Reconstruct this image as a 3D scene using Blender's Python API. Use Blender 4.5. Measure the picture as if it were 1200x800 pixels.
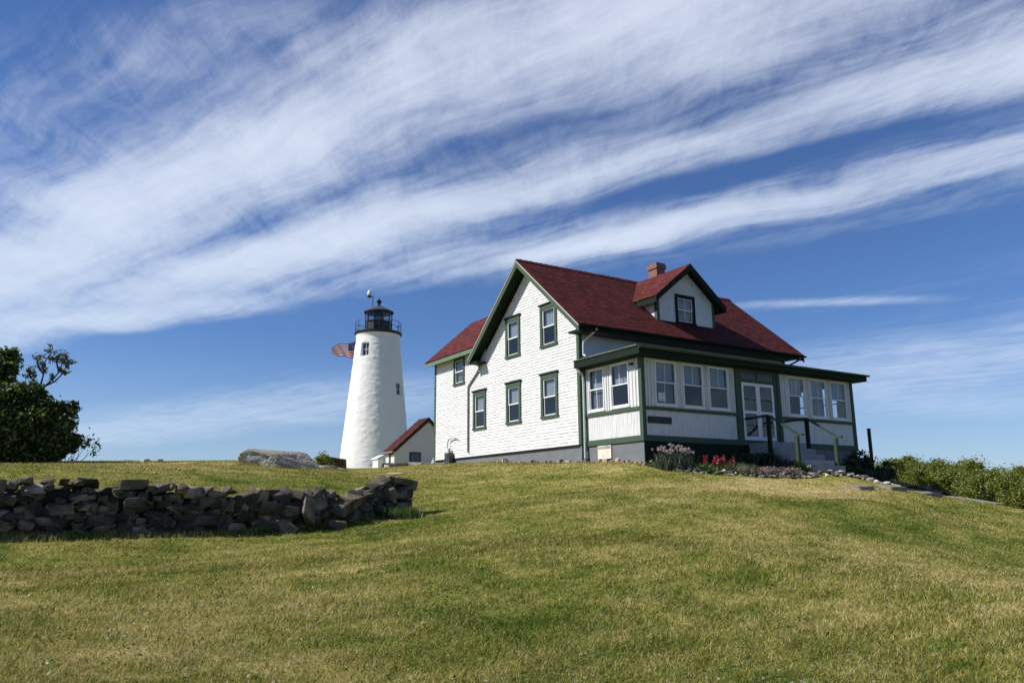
import bpy, bmesh, math, random
import numpy as np
from mathutils import Vector, Matrix

for o in list(bpy.data.objects): bpy.data.objects.remove(o)
S = bpy.context.scene
COL = S.collection
R = math.radians
rng = np.random.default_rng(7)
random.seed(7)

# ---------------------------------------------------------------- camera
CAM = np.array([-18.3244, -23.7985, -2.2162])
F = np.array([.526202, .825070, .205845])
RR = np.array([.844009, -.536269, -.008061])
UU = np.array([-.103737, -.177977, .978551])
FP = 901.71
cd = bpy.data.cameras.new('camera'); cam = bpy.data.objects.new('camera', cd); COL.objects.link(cam)
M = Matrix.Identity(4)
for i in range(3):
    M[i][0] = RR[i]; M[i][1] = UU[i]; M[i][2] = -F[i]; M[i][3] = CAM[i]
cam.matrix_world = M
cd.sensor_width = 36; cd.lens = FP / 1200 * 36; cd.clip_end = 30000; cd.clip_start = .1
S.camera = cam

# ---------------------------------------------------------------- light
SUN_DIR = np.array([-.924, .382, .925]); SUN_DIR = SUN_DIR / np.linalg.norm(SUN_DIR)
SUN_EL = math.asin(SUN_DIR[2])
sl = bpy.data.lights.new('sun', 'SUN'); sl.energy = 5.0; sl.angle = R(.53); sl.color = (1, .955, .89)
so = bpy.data.objects.new('sun', sl); COL.objects.link(so)
so.rotation_mode = 'QUATERNION'; so.rotation_quaternion = Vector(SUN_DIR).to_track_quat('Z', 'Y')
S.view_settings.view_transform = 'Standard'; S.view_settings.look = 'None'
S.view_settings.exposure = .18; S.view_settings.gamma = 1; S.view_settings.use_curve_mapping = False

# ---------------------------------------------------------------- node helpers
class NT:
    def __init__(s, t): s.t = t; s.n = t.nodes; s.l = t.links
    def new(s, ty, **k):
        n = s.n.new(ty)
        for a, b in k.items(): setattr(n, a, b)
        return n
    def put(s, sock, v):
        if v is None: return
        if isinstance(v, bpy.types.NodeSocket): s.l.new(v, sock)
        else: sock.default_value = v
    def m(s, op, a, b=None, c=None, clamp=False):
        n = s.new('ShaderNodeMath', operation=op, use_clamp=clamp)
        s.put(n.inputs[0], a); s.put(n.inputs[1], b); s.put(n.inputs[2], c)
        return n.outputs[0]
    def v(s, op, a, b=None, scale=None):
        n = s.new('ShaderNodeVectorMath', operation=op)
        s.put(n.inputs[0], a); s.put(n.inputs[1], b)
        if scale is not None: s.put(n.inputs['Scale'], scale)
        return n.outputs['Value'] if op in ('DOT_PRODUCT', 'LENGTH') else n.outputs['Vector']
    def mapr(s, x, a, b, c=0., d=1., smooth=True):
        n = s.new('ShaderNodeMapRange', interpolation_type='SMOOTHSTEP' if smooth else 'LINEAR')
        for i, q in enumerate((x, a, b, c, d)): s.put(n.inputs[i], q)
        return n.outputs[0]
    def noise(s, vec, scale, detail=4, rough=.55, dist=0., lac=2.):
        n = s.new('ShaderNodeTexNoise'); s.put(n.inputs['Vector'], vec)
        n.inputs['Scale'].default_value = scale; n.inputs['Detail'].default_value = detail
        n.inputs['Roughness'].default_value = rough; n.inputs['Distortion'].default_value = dist
        n.inputs['Lacunarity'].default_value = lac
        return n.outputs['Fac']
    def mix(s, f, a, b, blend='MIX'):
        n = s.new('ShaderNodeMix', data_type='RGBA', blend_type=blend)
        s.put(n.inputs[0], f); s.put(n.inputs[6], a); s.put(n.inputs[7], b)
        return n.outputs[2]
    def ramp(s, x, stops):
        n = s.new('ShaderNodeValToRGB'); s.put(n.inputs[0], x)
        e = n.color_ramp.elements
        while len(e) < len(stops): e.new(.5)
        for i, (p, c) in enumerate(stops): e[i].position = p; e[i].color = (*c, 1)
        return n.outputs[0]

def C4(c): return (c[0], c[1], c[2], 1.)

# ---------------------------------------------------------------- sky with cirrus
W = bpy.data.worlds.new('World'); S.world = W; W.use_nodes = True
nt = NT(W.node_tree); nt.n.clear()
sky = nt.new('ShaderNodeTexSky', sky_type='NISHITA', sun_disc=False)
sky.sun_elevation = SUN_EL; sky.sun_rotation = math.atan2(SUN_DIR[0], SUN_DIR[1])
sky.air_density = 1.0; sky.dust_density = .25; sky.ozone_density = 3.2; sky.altitude = 0
tc = nt.new('ShaderNodeTexCoord'); D = tc.outputs['Generated']
sx = nt.new('ShaderNodeSeparateXYZ'); nt.l.new(D, sx.inputs[0])
zc = nt.m('ADD', nt.m('MAXIMUM', sx.outputs[2], 0.), .06)
PX = nt.m('DIVIDE', sx.outputs[0], zc); PY = nt.m('DIVIDE', sx.outputs[1], zc)
cb = nt.new('ShaderNodeCombineXYZ'); nt.l.new(PX, cb.inputs[0]); nt.l.new(PY, cb.inputs[1])
P0 = cb.outputs[0]                                    # position on a high flat cloud sheet
# warp the sheet a little so that edges wander
nz = nt.new('ShaderNodeTexNoise'); nt.l.new(P0, nz.inputs['Vector']); nz.inputs['Scale'].default_value = 2.0; nz.inputs['Detail'].default_value = 1.6
warp = nt.v('SCALE', nt.v('SUBTRACT', nz.outputs['Color'], (.5, .5, .5)), scale=.22)
P1 = nt.v('ADD', P0, warp)

def raydir(u, v): return F + RR * (u - 600) / FP - UU * (v - 400) / FP
def cloudP(u, v):
    d = raydir(u, v); d = d / np.linalg.norm(d); return d[:2] / (d[2] + .06)
def rot_coords(vec, a, b, off):
    # a: along direction (unit), stretched coordinates
    n = np.array([-a[1], a[0]])
    x = nt.v('DOT_PRODUCT', vec, (a[0], a[1], 0)); y = nt.v('DOT_PRODUCT', vec, (n[0], n[1], 0))
    c = nt.new('ShaderNodeCombineXYZ'); nt.put(c.inputs[0], nt.m('MULTIPLY', x, b)); nt.l.new(y, c.inputs[1]); c.inputs[2].default_value = off
    return c.outputs[0]
def band(A, B, hw, amp, f0=.25, f1=.25, soft=1., vec=None):
    """one streak of cirrus from A to B on the cloud sheet"""
    vec = vec or P1
    a, b = cloudP(*A), cloudP(*B); L = np.linalg.norm(b - a); t = (b - a) / L; n = np.array([-t[1], t[0]])
    mid = ((A[0] + B[0]) / 2, (A[1] + B[1]) / 2); dd = np.array([B[0] - A[0], B[1] - A[1]], float); dd /= np.linalg.norm(dd)
    q = cloudP(mid[0] - dd[1] * hw, mid[1] + dd[0] * hw); w = abs((q - cloudP(*mid)) @ n)
    off = (a + b) / 2
    dist = nt.m('ABSOLUTE', nt.m('SUBTRACT', nt.v('DOT_PRODUCT', vec, (n[0], n[1], 0)), float(off @ n)))
    al = nt.m('DIVIDE', nt.m('SUBTRACT', nt.v('DOT_PRODUCT', vec, (t[0], t[1], 0)), float(a @ t)), L)
    pr = nt.mapr(dist, w * (1 + soft), w * max(0, 1 - soft), 0, amp)
    if f0: pr = nt.m('MULTIPLY', pr, nt.mapr(al, -f0, f0))
    if f1: pr = nt.m('MULTIPLY', pr, nt.mapr(al, 1 + f1, 1 - f1))
    return pr
SD = np.array([-.38, .925])
terms = [
    band((-150, 368), (820, -25), 46, 1.0, 0, 0, .9),
    band((-300, 445), (300, 215), 34, .45, .1, .3, .9),
    band((-100, 405), (520, 262), 34, .85, 0, .35, .8),
    band((250, 318), (1250, 62), 21, .85, .3, 0, .95),
    band((60, 385), (330, 352), 12, .5, .2, .3, .9),
    band((600, 308), (1300, 160), 17, .80, .12, 0, .95),
    band((400, 345), (760, 265), 16, .42, .2, .2, 1.),
    band((560, 325), (1300, 205), 20, .30, .2, 0, 1.),
    band((820, 240), (1300, 120), 16, .28, .3, 0, 1.),
    band((700, 66), (1300, 30), 52, .62, .4, 0, 1.),
    band((350, 232), (900, 90), 30, .22, .2, .3, 1.),
    band((-50, 120), (450, 15), 45, .42, 0, .3, 1.),
    band((-50, 215), (330, 160), 38, .44, 0, .3, 1.),
    band((870, 357), (1080, 351), 4.0, .48, .4, .4, 1., P0),
    band((800, 385), (1250, 300), 12, .16, .3, 0, 1.),
    band((900, 455), (1350, 395), 30, .60, .3, 0, 1.),
    band((40, 520), (520, 455), 20, .60, .2, .2, 1.),
    band((150, 440), (300, 430), 6, .1, .3, .3, 1.),
    band((1000, 480), (1350, 470), 14, .4, .3, 0, 1.),
]
dens = terms[0]
for t_ in terms[1:]: dens = nt.m('ADD', dens, t_)
n1 = nt.noise(rot_coords(P1, SD, .16, 3.1), 9., 8, .62)
n4 = nt.noise(rot_coords(P1, np.array([-.28, .96]), .11, 5.3), 30., 5, .6)          # fibres along the streaks
sd2 = np.array([.45, .89]); 
n2 = nt.noise(rot_coords(P1, sd2, .26, 8.7), 15., 10, .70, .5)      # finer cross fibres
n3 = nt.noise(P1, 3.2, 6, .6)
tex = nt.m('ADD', nt.m('ADD', nt.m('MULTIPLY', nt.m('SUBTRACT', n1, .5), 1.35), nt.m('MULTIPLY', nt.m('SUBTRACT', n2, .5), .62)), nt.m('ADD', nt.m('MULTIPLY', nt.m('SUBTRACT', n3, .5), 1.0), nt.m('MULTIPLY', nt.m('SUBTRACT', n4, .5), .40)))
hz = nt.mapr(sx.outputs[2], .02, .40, .45, 1.)
gate = nt.m('ADD', .25, nt.m('MULTIPLY', nt.mapr(dens, 0., .6), .75))
d2 = nt.m('ADD', dens, nt.m('MULTIPLY', nt.m('MULTIPLY', tex, gate), hz))
cf = nt.m('MULTIPLY', .96, nt.m('SUBTRACT', 1., nt.m('POWER', 2.718, nt.m('MULTIPLY', -1.35, nt.m('POWER', nt.m('MAXIMUM', nt.m('SUBTRACT', d2, .07), 0.), 1.5)))))
cf = nt.m('SUBTRACT', 1., nt.m('MULTIPLY', nt.m('SUBTRACT', 1., cf), nt.m('SUBTRACT', 1., nt.mapr(sx.outputs[2], .22, -.02, 0., .30))))   # pale air low down
bg1 = nt.new('ShaderNodeBackground')
skyc = nt.mix(1., sky.outputs[0], (.70, .92, 1.30, 1), 'MULTIPLY')
nt.l.new(skyc, bg1.inputs[0]); bg1.inputs[1].default_value = .073
bg2 = nt.new('ShaderNodeBackground')
nt.put(bg2.inputs[0], nt.mix(nt.mapr(sx.outputs[2], .05, .6), (.66, .77, .92, 1), (.73, .79, .94, 1))); bg2.inputs[1].default_value = .92
mx = nt.new('ShaderNodeMixShader'); nt.put(mx.inputs[0], cf); nt.l.new(bg1.outputs[0], mx.inputs[1]); nt.l.new(bg2.outputs[0], mx.inputs[2])
wo = nt.new('ShaderNodeOutputWorld'); nt.l.new(mx.outputs[0], wo.inputs[0])

# ---------------------------------------------------------------- materials
MATS = {}
def mat(name, col, rough=.7, spec=.35, var=.12, vs=3., bump=.0, bs=30., metal=0., stops=None, detail=5, vec='Object', trans=0.):
    if name in MATS: return MATS[name]
    m = bpy.data.materials.new(name); m.use_nodes = True; t = NT(m.node_tree); b = t.n['Principled BSDF']
    co = t.new('ShaderNodeTexCoord').outputs[vec]
    if vec == 'Position': pass
    n = t.noise(co, vs, detail)
    if stops: c = t.ramp(n, stops)
    else:
        c = t.mix(n, C4([x * (1 - var * 1.6) for x in col]), C4([min(1, x * (1 + var * 1.6)) for x in col]))
    t.put(b.inputs['Base Color'], c)
    b.inputs['Roughness'].default_value = rough; b.inputs['Specular IOR Level'].default_value = spec; b.inputs['Metallic'].default_value = metal
    if bump:
        bn = t.new('ShaderNodeBump'); bn.inputs['Strength'].default_value = bump; bn.inputs['Distance'].default_value = .02
        t.put(bn.inputs['Height'], t.noise(co, bs, 6, .65)); t.l.new(bn.outputs[0], b.inputs['Normal'])
    MATS[name] = m; return m

WHITE = mat('white_paint', (.78, .78, .76), .6, .3, .03, 4, .25, 25)
SHING = mat('white_shingle_paint', (.70, .70, .685), .75, .2, .05, 2.2, .35, 30)
def worn_paint(m, col):
    t = NT(m.node_tree); b = t.n['Principled BSDF']; co = t.new('ShaderNodeTexCoord').outputs['Object']
    mp = t.new('ShaderNodeMapping'); t.l.new(co, mp.inputs[0]); mp.inputs['Scale'].default_value = (5, 5, .7)
    a = t.noise(mp.outputs[0], 1.3, 6, .7); g_ = t.new('ShaderNodeNewGeometry')
    c = t.ramp(a, [(.28, (.50, .49, .46)), (.40, (.67, .665, .65)), (.62, tuple(col))])
    c = t.mix(1., c, t.ramp(g_.outputs['Random Per Island'], [(0, (.94, .94, .94)), (.4, (1, 1, 1)), (1, (1.02, 1.02, 1.01))]), 'MULTIPLY')
    t.put(b.inputs['Base Color'], c)
worn_paint(SHING, (.72, .72, .705))
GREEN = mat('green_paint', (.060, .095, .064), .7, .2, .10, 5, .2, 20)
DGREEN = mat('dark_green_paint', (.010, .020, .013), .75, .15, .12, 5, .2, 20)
GREYC = mat('grey_painted_concrete', (.17, .178, .19), .85, .2, .14, 2.5, .6, 12)
BLACK = mat('black_iron', (.012, .013, .014), .45, .5, .2, 6, .1, 20)
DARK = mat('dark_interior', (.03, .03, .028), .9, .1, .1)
SCREEN = mat('window_screen', (.014, .015, .015), .9, .05, .15, 40)
PIPEW = mat('pale_green_pipe', (.42, .50, .45), .5, .4, .06)
PIPEG = mat('grey_pipe', (.20, .22, .23), .5, .4, .1)
BRICK_RED = None
GRANITE = mat('pale_granite', (.25, .21, .165), .9, .2, .2, 6, .8, 25)
WOOD = mat('weathered_wood', (.12, .10, .08), .9, .1, .2, 8, .6, 20)
GLASSN = None

def glass(name, tint=(.02, .025, .03), refl=.9):
    m = bpy.data.materials.new(name); m.use_nodes = True; t = NT(m.node_tree); t.n.clear()
    tr = t.new('ShaderNodeBsdfTransparent'); tr.inputs[0].default_value = (.80, .84, .86, 1)
    gl = t.new('ShaderNodeBsdfGlossy'); gl.inputs['Roughness'].default_value = .03; gl.inputs[0].default_value = (1, 1, 1, 1)
    bn = t.new('ShaderNodeBump'); bn.inputs['Strength'].default_value = .06; bn.inputs['Distance'].default_value = .02
    t.put(bn.inputs['Height'], t.noise(t.new('ShaderNodeTexCoord').outputs['Object'], 1.6, 2)); t.l.new(bn.outputs[0], gl.inputs['Normal'])
    ge = t.new('ShaderNodeNewGeometry'); cosn = t.m('ABSOLUTE', t.v('DOT_PRODUCT', ge.outputs['Normal'], ge.outputs['Incoming']))
    fr = t.m('ADD', .045, t.m('MULTIPLY', .65, t.m('POWER', t.m('SUBTRACT', 1., cosn), 4.)))
    mxs = t.new('ShaderNodeMixShader'); t.put(mxs.inputs[0], fr); t.l.new(tr.outputs[0], mxs.inputs[1]); t.l.new(gl.outputs[0], mxs.inputs[2])
    o = t.new('ShaderNodeOutputMaterial'); t.l.new(mxs.outputs[0], o.inputs[0])
    return m
GLASS = glass('window_glass')
CURTAIN = mat('lace_curtain', (.34, .37, .42), .9, .1, .1, 12)
CURTAIN2 = mat('grey_curtain', (.20, .215, .23), .9, .1, .1, 12)

def stone_mat(name, stops, bump=1., rough=.9, scale=2.2, rnd_=True):
    m = bpy.data.materials.new(name); m.use_nodes = True; t = NT(m.node_tree); b = t.n['Principled BSDF']
    co = t.new('ShaderNodeTexCoord').outputs['Object']
    oi = t.new('ShaderNodeNewGeometry')
    pos = t.v('ADD', co, t.v('SCALE', (17., 9., 5.), scale=oi.outputs['Random Per Island']))
    n = t.noise(pos, scale, 8, .62)
    c = t.ramp(n, stops)
    r = t.ramp(oi.outputs['Random Per Island'], [(0, (.45, .47, .50)), (.3, (.85, .84, .80)), (.55, (1.25, 1.2, 1.1)), (.75, (1.7, 1.5, 1.3)), (.9, (1.9, 1.85, 1.8)), (1, (.6, .66, .68))])
    if rnd_: c = t.mix(1., c, r, 'MULTIPLY')
    sp = t.mapr(t.noise(pos, 38., 3, .6), .62, .72)
    c = t.mix(t.m('MULTIPLY', sp, .45), c, (.34, .33, .30, 1))
    t.put(b.inputs['Base Color'], c); b.inputs['Roughness'].default_value = rough; b.inputs['Specular IOR Level'].default_value = .25
    bn = t.new('ShaderNodeBump'); bn.inputs['Strength'].default_value = bump; bn.inputs['Distance'].default_value = .09
    t.put(bn.inputs['Height'], t.m('ADD', t.noise(pos, 7, 8, .7), t.m('MULTIPLY', t.noise(pos, 45, 4, .6), .25))); t.l.new(bn.outputs[0], b.inputs['Normal'])
    return m
STONE = stone_mat('field_stone', [(.25, (.026, .022, .016)), (.42, (.080, .070, .052)), (.56, (.150, .130, .098)), (.75, (.31, .28, .22))])
BOULDER = stone_mat('boulder_rock', [(.2, (.17, .158, .13)), (.45, (.31, .29, .24)), (.62, (.39, .365, .305)), (.85, (.47, .45, .39))], .8, .92, 1.1, False)
PALESTONE = stone_mat('pale_beach_stone', [(.2, (.18, .17, .15)), (.45, (.34, .31, .27)), (.62, (.45, .42, .37)), (.85, (.6, .57, .5))], .5)

def shingle_roof(name, axis, c1, c2, c3):
    m = bpy.data.materials.new(name); m.use_nodes = True; t = NT(m.node_tree); b = t.n['Principled BSDF']
    co = t.new('ShaderNodeTexCoord').outputs['Object']; sp = t.new('ShaderNodeSeparateXYZ'); t.l.new(co, sp.inputs[0])
    cb = t.new('ShaderNodeCombineXYZ'); t.l.new(sp.outputs[0 if axis == 'x' else 1], cb.inputs[0]); t.put(cb.inputs[1], t.m('MULTIPLY', sp.outputs[2], 1.5))
    br = t.new('ShaderNodeTexBrick'); t.l.new(cb.outputs[0], br.inputs['Vector'])
    br.inputs['Scale'].default_value = 1; br.inputs['Brick Width'].default_value = .31; br.inputs['Row Height'].default_value = .14
    br.inputs['Mortar Size'].default_value = .016; br.inputs['Mortar Smooth'].default_value = .3; br.inputs['Bias'].default_value = -.1
    br.inputs['Color1'].default_value = C4([x * 1.25 for x in c1]); br.inputs['Color2'].default_value = C4([x * .62 for x in c2]); br.inputs['Mortar'].default_value = C4([x * .35 for x in c1])
    n = t.noise(co, 1.1, 6, .6); n2 = t.noise(co, 9, 5, .75)
    c = t.mix(t.mapr(n, .35, .7), br.outputs[0], C4(c3)); 
    c = t.mix(t.mapr(n, .35, .75, .0, .45), br.outputs[0], C4(c3))
    c = t.mix(.4, c, t.mix(t.mapr(n2, .3, .7), (.45, .45, .45, 1), (1.5, 1.4, 1.4, 1)), 'MULTIPLY')
    t.put(b.inputs['Base Color'], c); b.inputs['Roughness'].default_value = .95; b.inputs['Specular IOR Level'].default_value = .12
    bn = t.new('ShaderNodeBump'); bn.inputs['Strength'].default_value = .9; bn.inputs['Distance'].default_value = .02
    # each course: thick lower edge
    row = t.m('FRACT', t.m('DIVIDE', t.m('MULTIPLY', sp.outputs[2], 1.5), .14))
    t.put(bn.inputs['Height'], t.m('ADD', t.m('MULTIPLY', t.m('SUBTRACT', 1., row), 1.), t.m('MULTIPLY', n2, .5))); t.l.new(bn.outputs[0], b.inputs['Normal'])
    return m
ROOFX = shingle_roof('red_asphalt_shingles', 'x', (.088, .017, .016), (.046, .011, .011), (.066, .016, .015))
ROOFY = shingle_roof('red_asphalt_shingles_cross', 'y', (.13, .031, .028), (.085, .022, .021), (.108, .028, .025))
BROWNROOF = shingle_roof('brown_red_shingles', 'y', (.09, .026, .022), (.06, .018, .016), (.075, .024, .02))

def brick(name):
    m = bpy.data.materials.new(name); m.use_nodes = True; t = NT(m.node_tree); b = t.n['Principled BSDF']
    co = t.new('ShaderNodeTexCoord').outputs['Object']; sp = t.new('ShaderNodeSeparateXYZ'); t.l.new(co, sp.inputs[0])
    cb = t.new('ShaderNodeCombineXYZ'); t.put(cb.inputs[0], t.m('ADD', sp.outputs[0], sp.outputs[1])); t.l.new(sp.outputs[2], cb.inputs[1])
    br = t.new('ShaderNodeTexBrick'); t.l.new(cb.outputs[0], br.inputs['Vector']); br.inputs['Scale'].default_value = 1
    br.inputs['Brick Width'].default_value = .21; br.inputs['Row Height'].default_value = .07; br.inputs['Mortar Size'].default_value = .008
    br.inputs['Color1'].default_value = (.24, .075, .045, 1); br.inputs['Color2'].default_value = (.16, .05, .035, 1); br.inputs['Mortar'].default_value = (.28, .25, .22, 1)
    t.put(b.inputs['Base Color'], br.outputs[0]); b.inputs['Roughness'].default_value = .9
    return m
BRICK = brick('chimney_brick')

def plain(name, col, rough=.8, spec=.2):
    if name in MATS: return MATS[name]
    m = bpy.data.materials.new(name); m.use_nodes = True; b = m.node_tree.nodes['Principled BSDF']
    b.inputs['Base Color'].default_value = C4(col); b.inputs['Roughness'].default_value = rough; b.inputs['Specular IOR Level'].default_value = spec
    MATS[name] = m; return m

def leaf_mat(name, dark, light, yellow=None, trans=.35):
    m = bpy.data.materials.new(name); m.use_nodes = True; t = NT(m.node_tree); t.n.clear()
    g = t.new('ShaderNodeNewGeometry')
    stops = [(0, dark), (.7, light)] + ([(1, yellow)] if yellow else [(1, light)])
    c = t.ramp(g.outputs['Random Per Island'], stops)
    d = t.new('ShaderNodeBsdfDiffuse'); t.put(d.inputs[0], c)
    tr = t.new('ShaderNodeBsdfTranslucent'); t.put(tr.inputs[0], t.mix(1., c, (1.3, 1.5, .7, 1), 'MULTIPLY'))
    gl = t.new('ShaderNodeBsdfGlossy'); gl.inputs['Roughness'].default_value = .45; gl.inputs[0].default_value = (.6, .6, .6, 1)
    m1 = t.new('ShaderNodeMixShader'); m1.inputs[0].default_value = trans; t.l.new(d.outputs[0], m1.inputs[1]); t.l.new(tr.outputs[0], m1.inputs[2])
    m2 = t.new('ShaderNodeMixShader'); m2.inputs[0].default_value = .06; t.l.new(m1.outputs[0], m2.inputs[1]); t.l.new(gl.outputs[0], m2.inputs[2])
    o = t.new('ShaderNodeOutputMaterial'); t.l.new(m2.outputs[0], o.inputs[0])
    return m

def lawn_color(t, pos):
    """shared colour of lawn by place: green, olive and straw patches"""
    a = t.noise(pos, .16, 4, .6); b = t.noise(pos, .9, 5, .65); c = t.noise(pos, 5., 4, .6)
    sp = t.new('ShaderNodeSeparateXYZ'); t.l.new(pos, sp.inputs[0])
    # slightly elongated dry streaks where the mower passed
    st = t.new('ShaderNodeMapping'); t.l.new(pos, st.inputs[0]); st.inputs['Rotation'].default_value = (0, 0, R(20)); st.inputs['Scale'].default_value = (.35, 2.2, 1)
    e = t.noise(st.outputs[0], 1.1, 6, .68)
    s = t.m('ADD', t.m('ADD', t.m('MULTIPLY', a, .28), t.m('MULTIPLY', b, .32)), t.m('ADD', t.m('MULTIPLY', c, .15), t.m('MULTIPLY', e, .25)))
    # the dry ground in front of the flower bed and along the crest
    dx = t.m('DIVIDE', t.m('SUBTRACT', sp.outputs[0], 1.6), 5.5); dy = t.m('DIVIDE', t.m('SUBTRACT', sp.outputs[1], -8.2), 2.2)
    rr = t.m('SQRT', t.m('ADD', t.m('MULTIPLY', dx, dx), t.m('MULTIPLY', dy, dy)))
    s = t.m('ADD', s, t.mapr(rr, 1.4, .3, 0, .13))
    cr = t.mapr(sp.outputs[2], -1.7, -.4, 0, .045)
    s = t.m('ADD', s, cr)
    return t.m('ADD', t.m('MULTIPLY', t.m('SUBTRACT', s, .5), 1.3), .5)
LAWN_STOPS = [(.35, (.064, .104, .013)), (.435, (.140, .176, .029)), (.515, (.248, .240, .052)), (.59, (.39, .315, .105)), (.70, (.58, .475, .23))]
def ground_mat():
    m = bpy.data.materials.new('lawn_turf'); m.use_nodes = True; t = NT(m.node_tree); b = t.n['Principled BSDF']
    pos = t.new('ShaderNodeNewGeometry').outputs['Position']
    s = lawn_color(t, pos)
    f = t.noise(pos, 28., 5, .7)
    s = t.m('ADD', s, t.m('MULTIPLY', t.m('SUBTRACT', f, .5), .28))
    t.put(b.inputs['Base Color'], t.ramp(s, LAWN_STOPS)); b.inputs['Roughness'].default_value = .95; b.inputs['Specular IOR Level'].default_value = .05
    bn = t.new('ShaderNodeBump'); bn.inputs['Strength'].default_value = .9; bn.inputs['Distance'].default_value = .06
    t.put(bn.inputs['Height'], t.m('ADD', t.noise(pos, 14., 5, .7), t.m('MULTIPLY', t.noise(pos, 2.2, 3, .6), 1.3))); t.l.new(bn.outputs[0], b.inputs['Normal'])
    return m
def blade_mat():
    m = bpy.data.materials.new('grass_blades'); m.use_nodes = True; t = NT(m.node_tree); t.n.clear()
    g = t.new('ShaderNodeNewGeometry')
    s = lawn_color(t, g.outputs['Position'])
    s = t.m('ADD', s, t.m('MULTIPLY', t.m('SUBTRACT', g.outputs['Random Per Island'], .46), .38))
    c = t.ramp(s, LAWN_STOPS)
    d = t.new('ShaderNodeBsdfDiffuse'); t.put(d.inputs[0], c)
    tr = t.new('ShaderNodeBsdfTranslucent'); t.put(tr.inputs[0], c)
    m1 = t.new('ShaderNodeMixShader'); m1.inputs[0].default_value = .35; t.l.new(d.outputs[0], m1.inputs[1]); t.l.new(tr.outputs[0], m1.inputs[2])
    o = t.new('ShaderNodeOutputMaterial'); t.l.new(m1.outputs[0], o.inputs[0])
    return m

# ---------------------------------------------------------------- mesh helpers
class MB:
    def __init__(s): s.v = []; s.f = []; s.mi = []
    def face(s, pts, mi=0):
        i = len(s.v); s.v += [tuple(map(float, p)) for p in pts]; s.f.append(tuple(range(i, i + len(pts)))); s.mi.append(mi)
    def hexa(s, p, mi=0):
        i = len(s.v); s.v += [tuple(map(float, q)) for q in p]
        for q in ((0, 3, 2, 1), (4, 5, 6, 7), (0, 1, 5, 4), (1, 2, 6, 5), (2, 3, 7, 6), (3, 0, 4, 7)):
            s.f.append(tuple(i + k for k in q)); s.mi.append(mi)
    def box(s, x0, x1, y0, y1, z0, z1, mi=0):
        s.hexa([(x0, y0, z0), (x1, y0, z0), (x1, y1, z0), (x0, y1, z0), (x0, y0, z1), (x1, y0, z1), (x1, y1, z1), (x0, y1, z1)], mi)
    def prism(s, poly, off, mi=0):
        """closed polygon (3-D points) pushed along off"""
        off = np.array(off, float); a = [np.array(p, float) for p in poly]; n = len(a); i = len(s.v)
        s.v += [tuple(p) for p in a] + [tuple(p + off) for p in a]
        s.f.append(tuple(range(i, i + n))); s.f.append(tuple(range(i + 2 * n - 1, i + n - 1, -1))); s.mi += [mi, mi]
        for k in range(n):
            s.f.append((i + k, i + (k + 1) % n, i + n + (k + 1) % n, i + n + k)); s.mi.append(mi)
    def tube(s, pts, r, n=8, mi=0, caps=True):
        pts = [np.array(p, float) for p in pts]; rs = r if hasattr(r, '__len__') else [r] * len(pts)
        base = len(s.v); up = None
        for k, p in enumerate(pts):
            d = pts[min(k + 1, len(pts) - 1)] - pts[max(k - 1, 0)]; d = d / (np.linalg.norm(d) + 1e-9)
            if up is None: up = np.array([0, 0, 1.]) if abs(d[2]) < .9 else np.array([1., 0, 0])
            a = np.cross(d, up); a /= np.linalg.norm(a) + 1e-9; b = np.cross(a, d); up = b
            for j in range(n):
                t = 2 * math.pi * j / n; s.v.append(tuple(p + (a * math.cos(t) + b * math.sin(t)) * rs[k]))
        for k in range(len(pts) - 1):
            for j in range(n):
                q = base + k * n; s.f.append((q + j, q + (j + 1) % n, q + n + (j + 1) % n, q + n + j)); s.mi.append(mi)
        if caps:
            s.f.append(tuple(base + j for j in reversed(range(n)))); s.mi.append(mi)
            q = base + (len(pts) - 1) * n; s.f.append(tuple(q + j for j in range(n))); s.mi.append(mi)
    def lathe(s, c, prof, n=32, mi=0):
        base = len(s.v)
        for r, z in prof:
            for j in range(n):
                t = 2 * math.pi * j / n; s.v.append((c[0] + r * math.cos(t), c[1] + r * math.sin(t), c[2] + z))
        for k in range(len(prof) - 1):
            for j in range(n):
                q = base + k * n; s.f.append((q + j, q + (j + 1) % n, q + n + (j + 1) % n, q + n + j)); s.mi.append(mi)
    def build(s, name, m, parent=None, smooth=False, loc=None):
        me = bpy.data.meshes.new(name)
        v = np.array(s.v, float).reshape(-1, 3)
        if loc is not None: v = v - np.array(loc)
        me.from_pydata(v.tolist(), [], s.f)
        ms = m if isinstance(m, (list, tuple)) else [m]
        for q in ms: me.materials.append(q)
        if len(ms) > 1: me.polygons.foreach_set('material_index', s.mi)
        bm = bmesh.new(); bm.from_mesh(me); bmesh.ops.recalc_face_normals(bm, faces=bm.faces); bm.to_mesh(me); bm.free()
        if smooth: me.polygons.foreach_set('use_smooth', [True] * len(me.polygons))
        me.update()
        o = bpy.data.objects.new(name, me); COL.objects.link(o)
        if loc is not None: o.location = loc
        if parent: attach(o, parent)
        return o
def wloc(o):
    p = np.array(o.location, float)
    while o.parent: o = o.parent; p = p + np.array(o.location)
    return p
def attach(o, parent):
    w = np.array(o.location, float)
    o.parent = parent; o.location = w - wloc(parent)
def tag(o, label=None, cat=None, group=None, kind=None):
    if label: o['label'] = label
    if cat: o['category'] = cat
    if group: o['group'] = group
    if kind: o['kind'] = kind
    return o
def empty(name, loc, label, cat, group=None):
    o = bpy.data.objects.new(name, None); COL.objects.link(o); o.location = loc; o.empty_display_size = .3
    return tag(o, label, cat, group)
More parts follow.
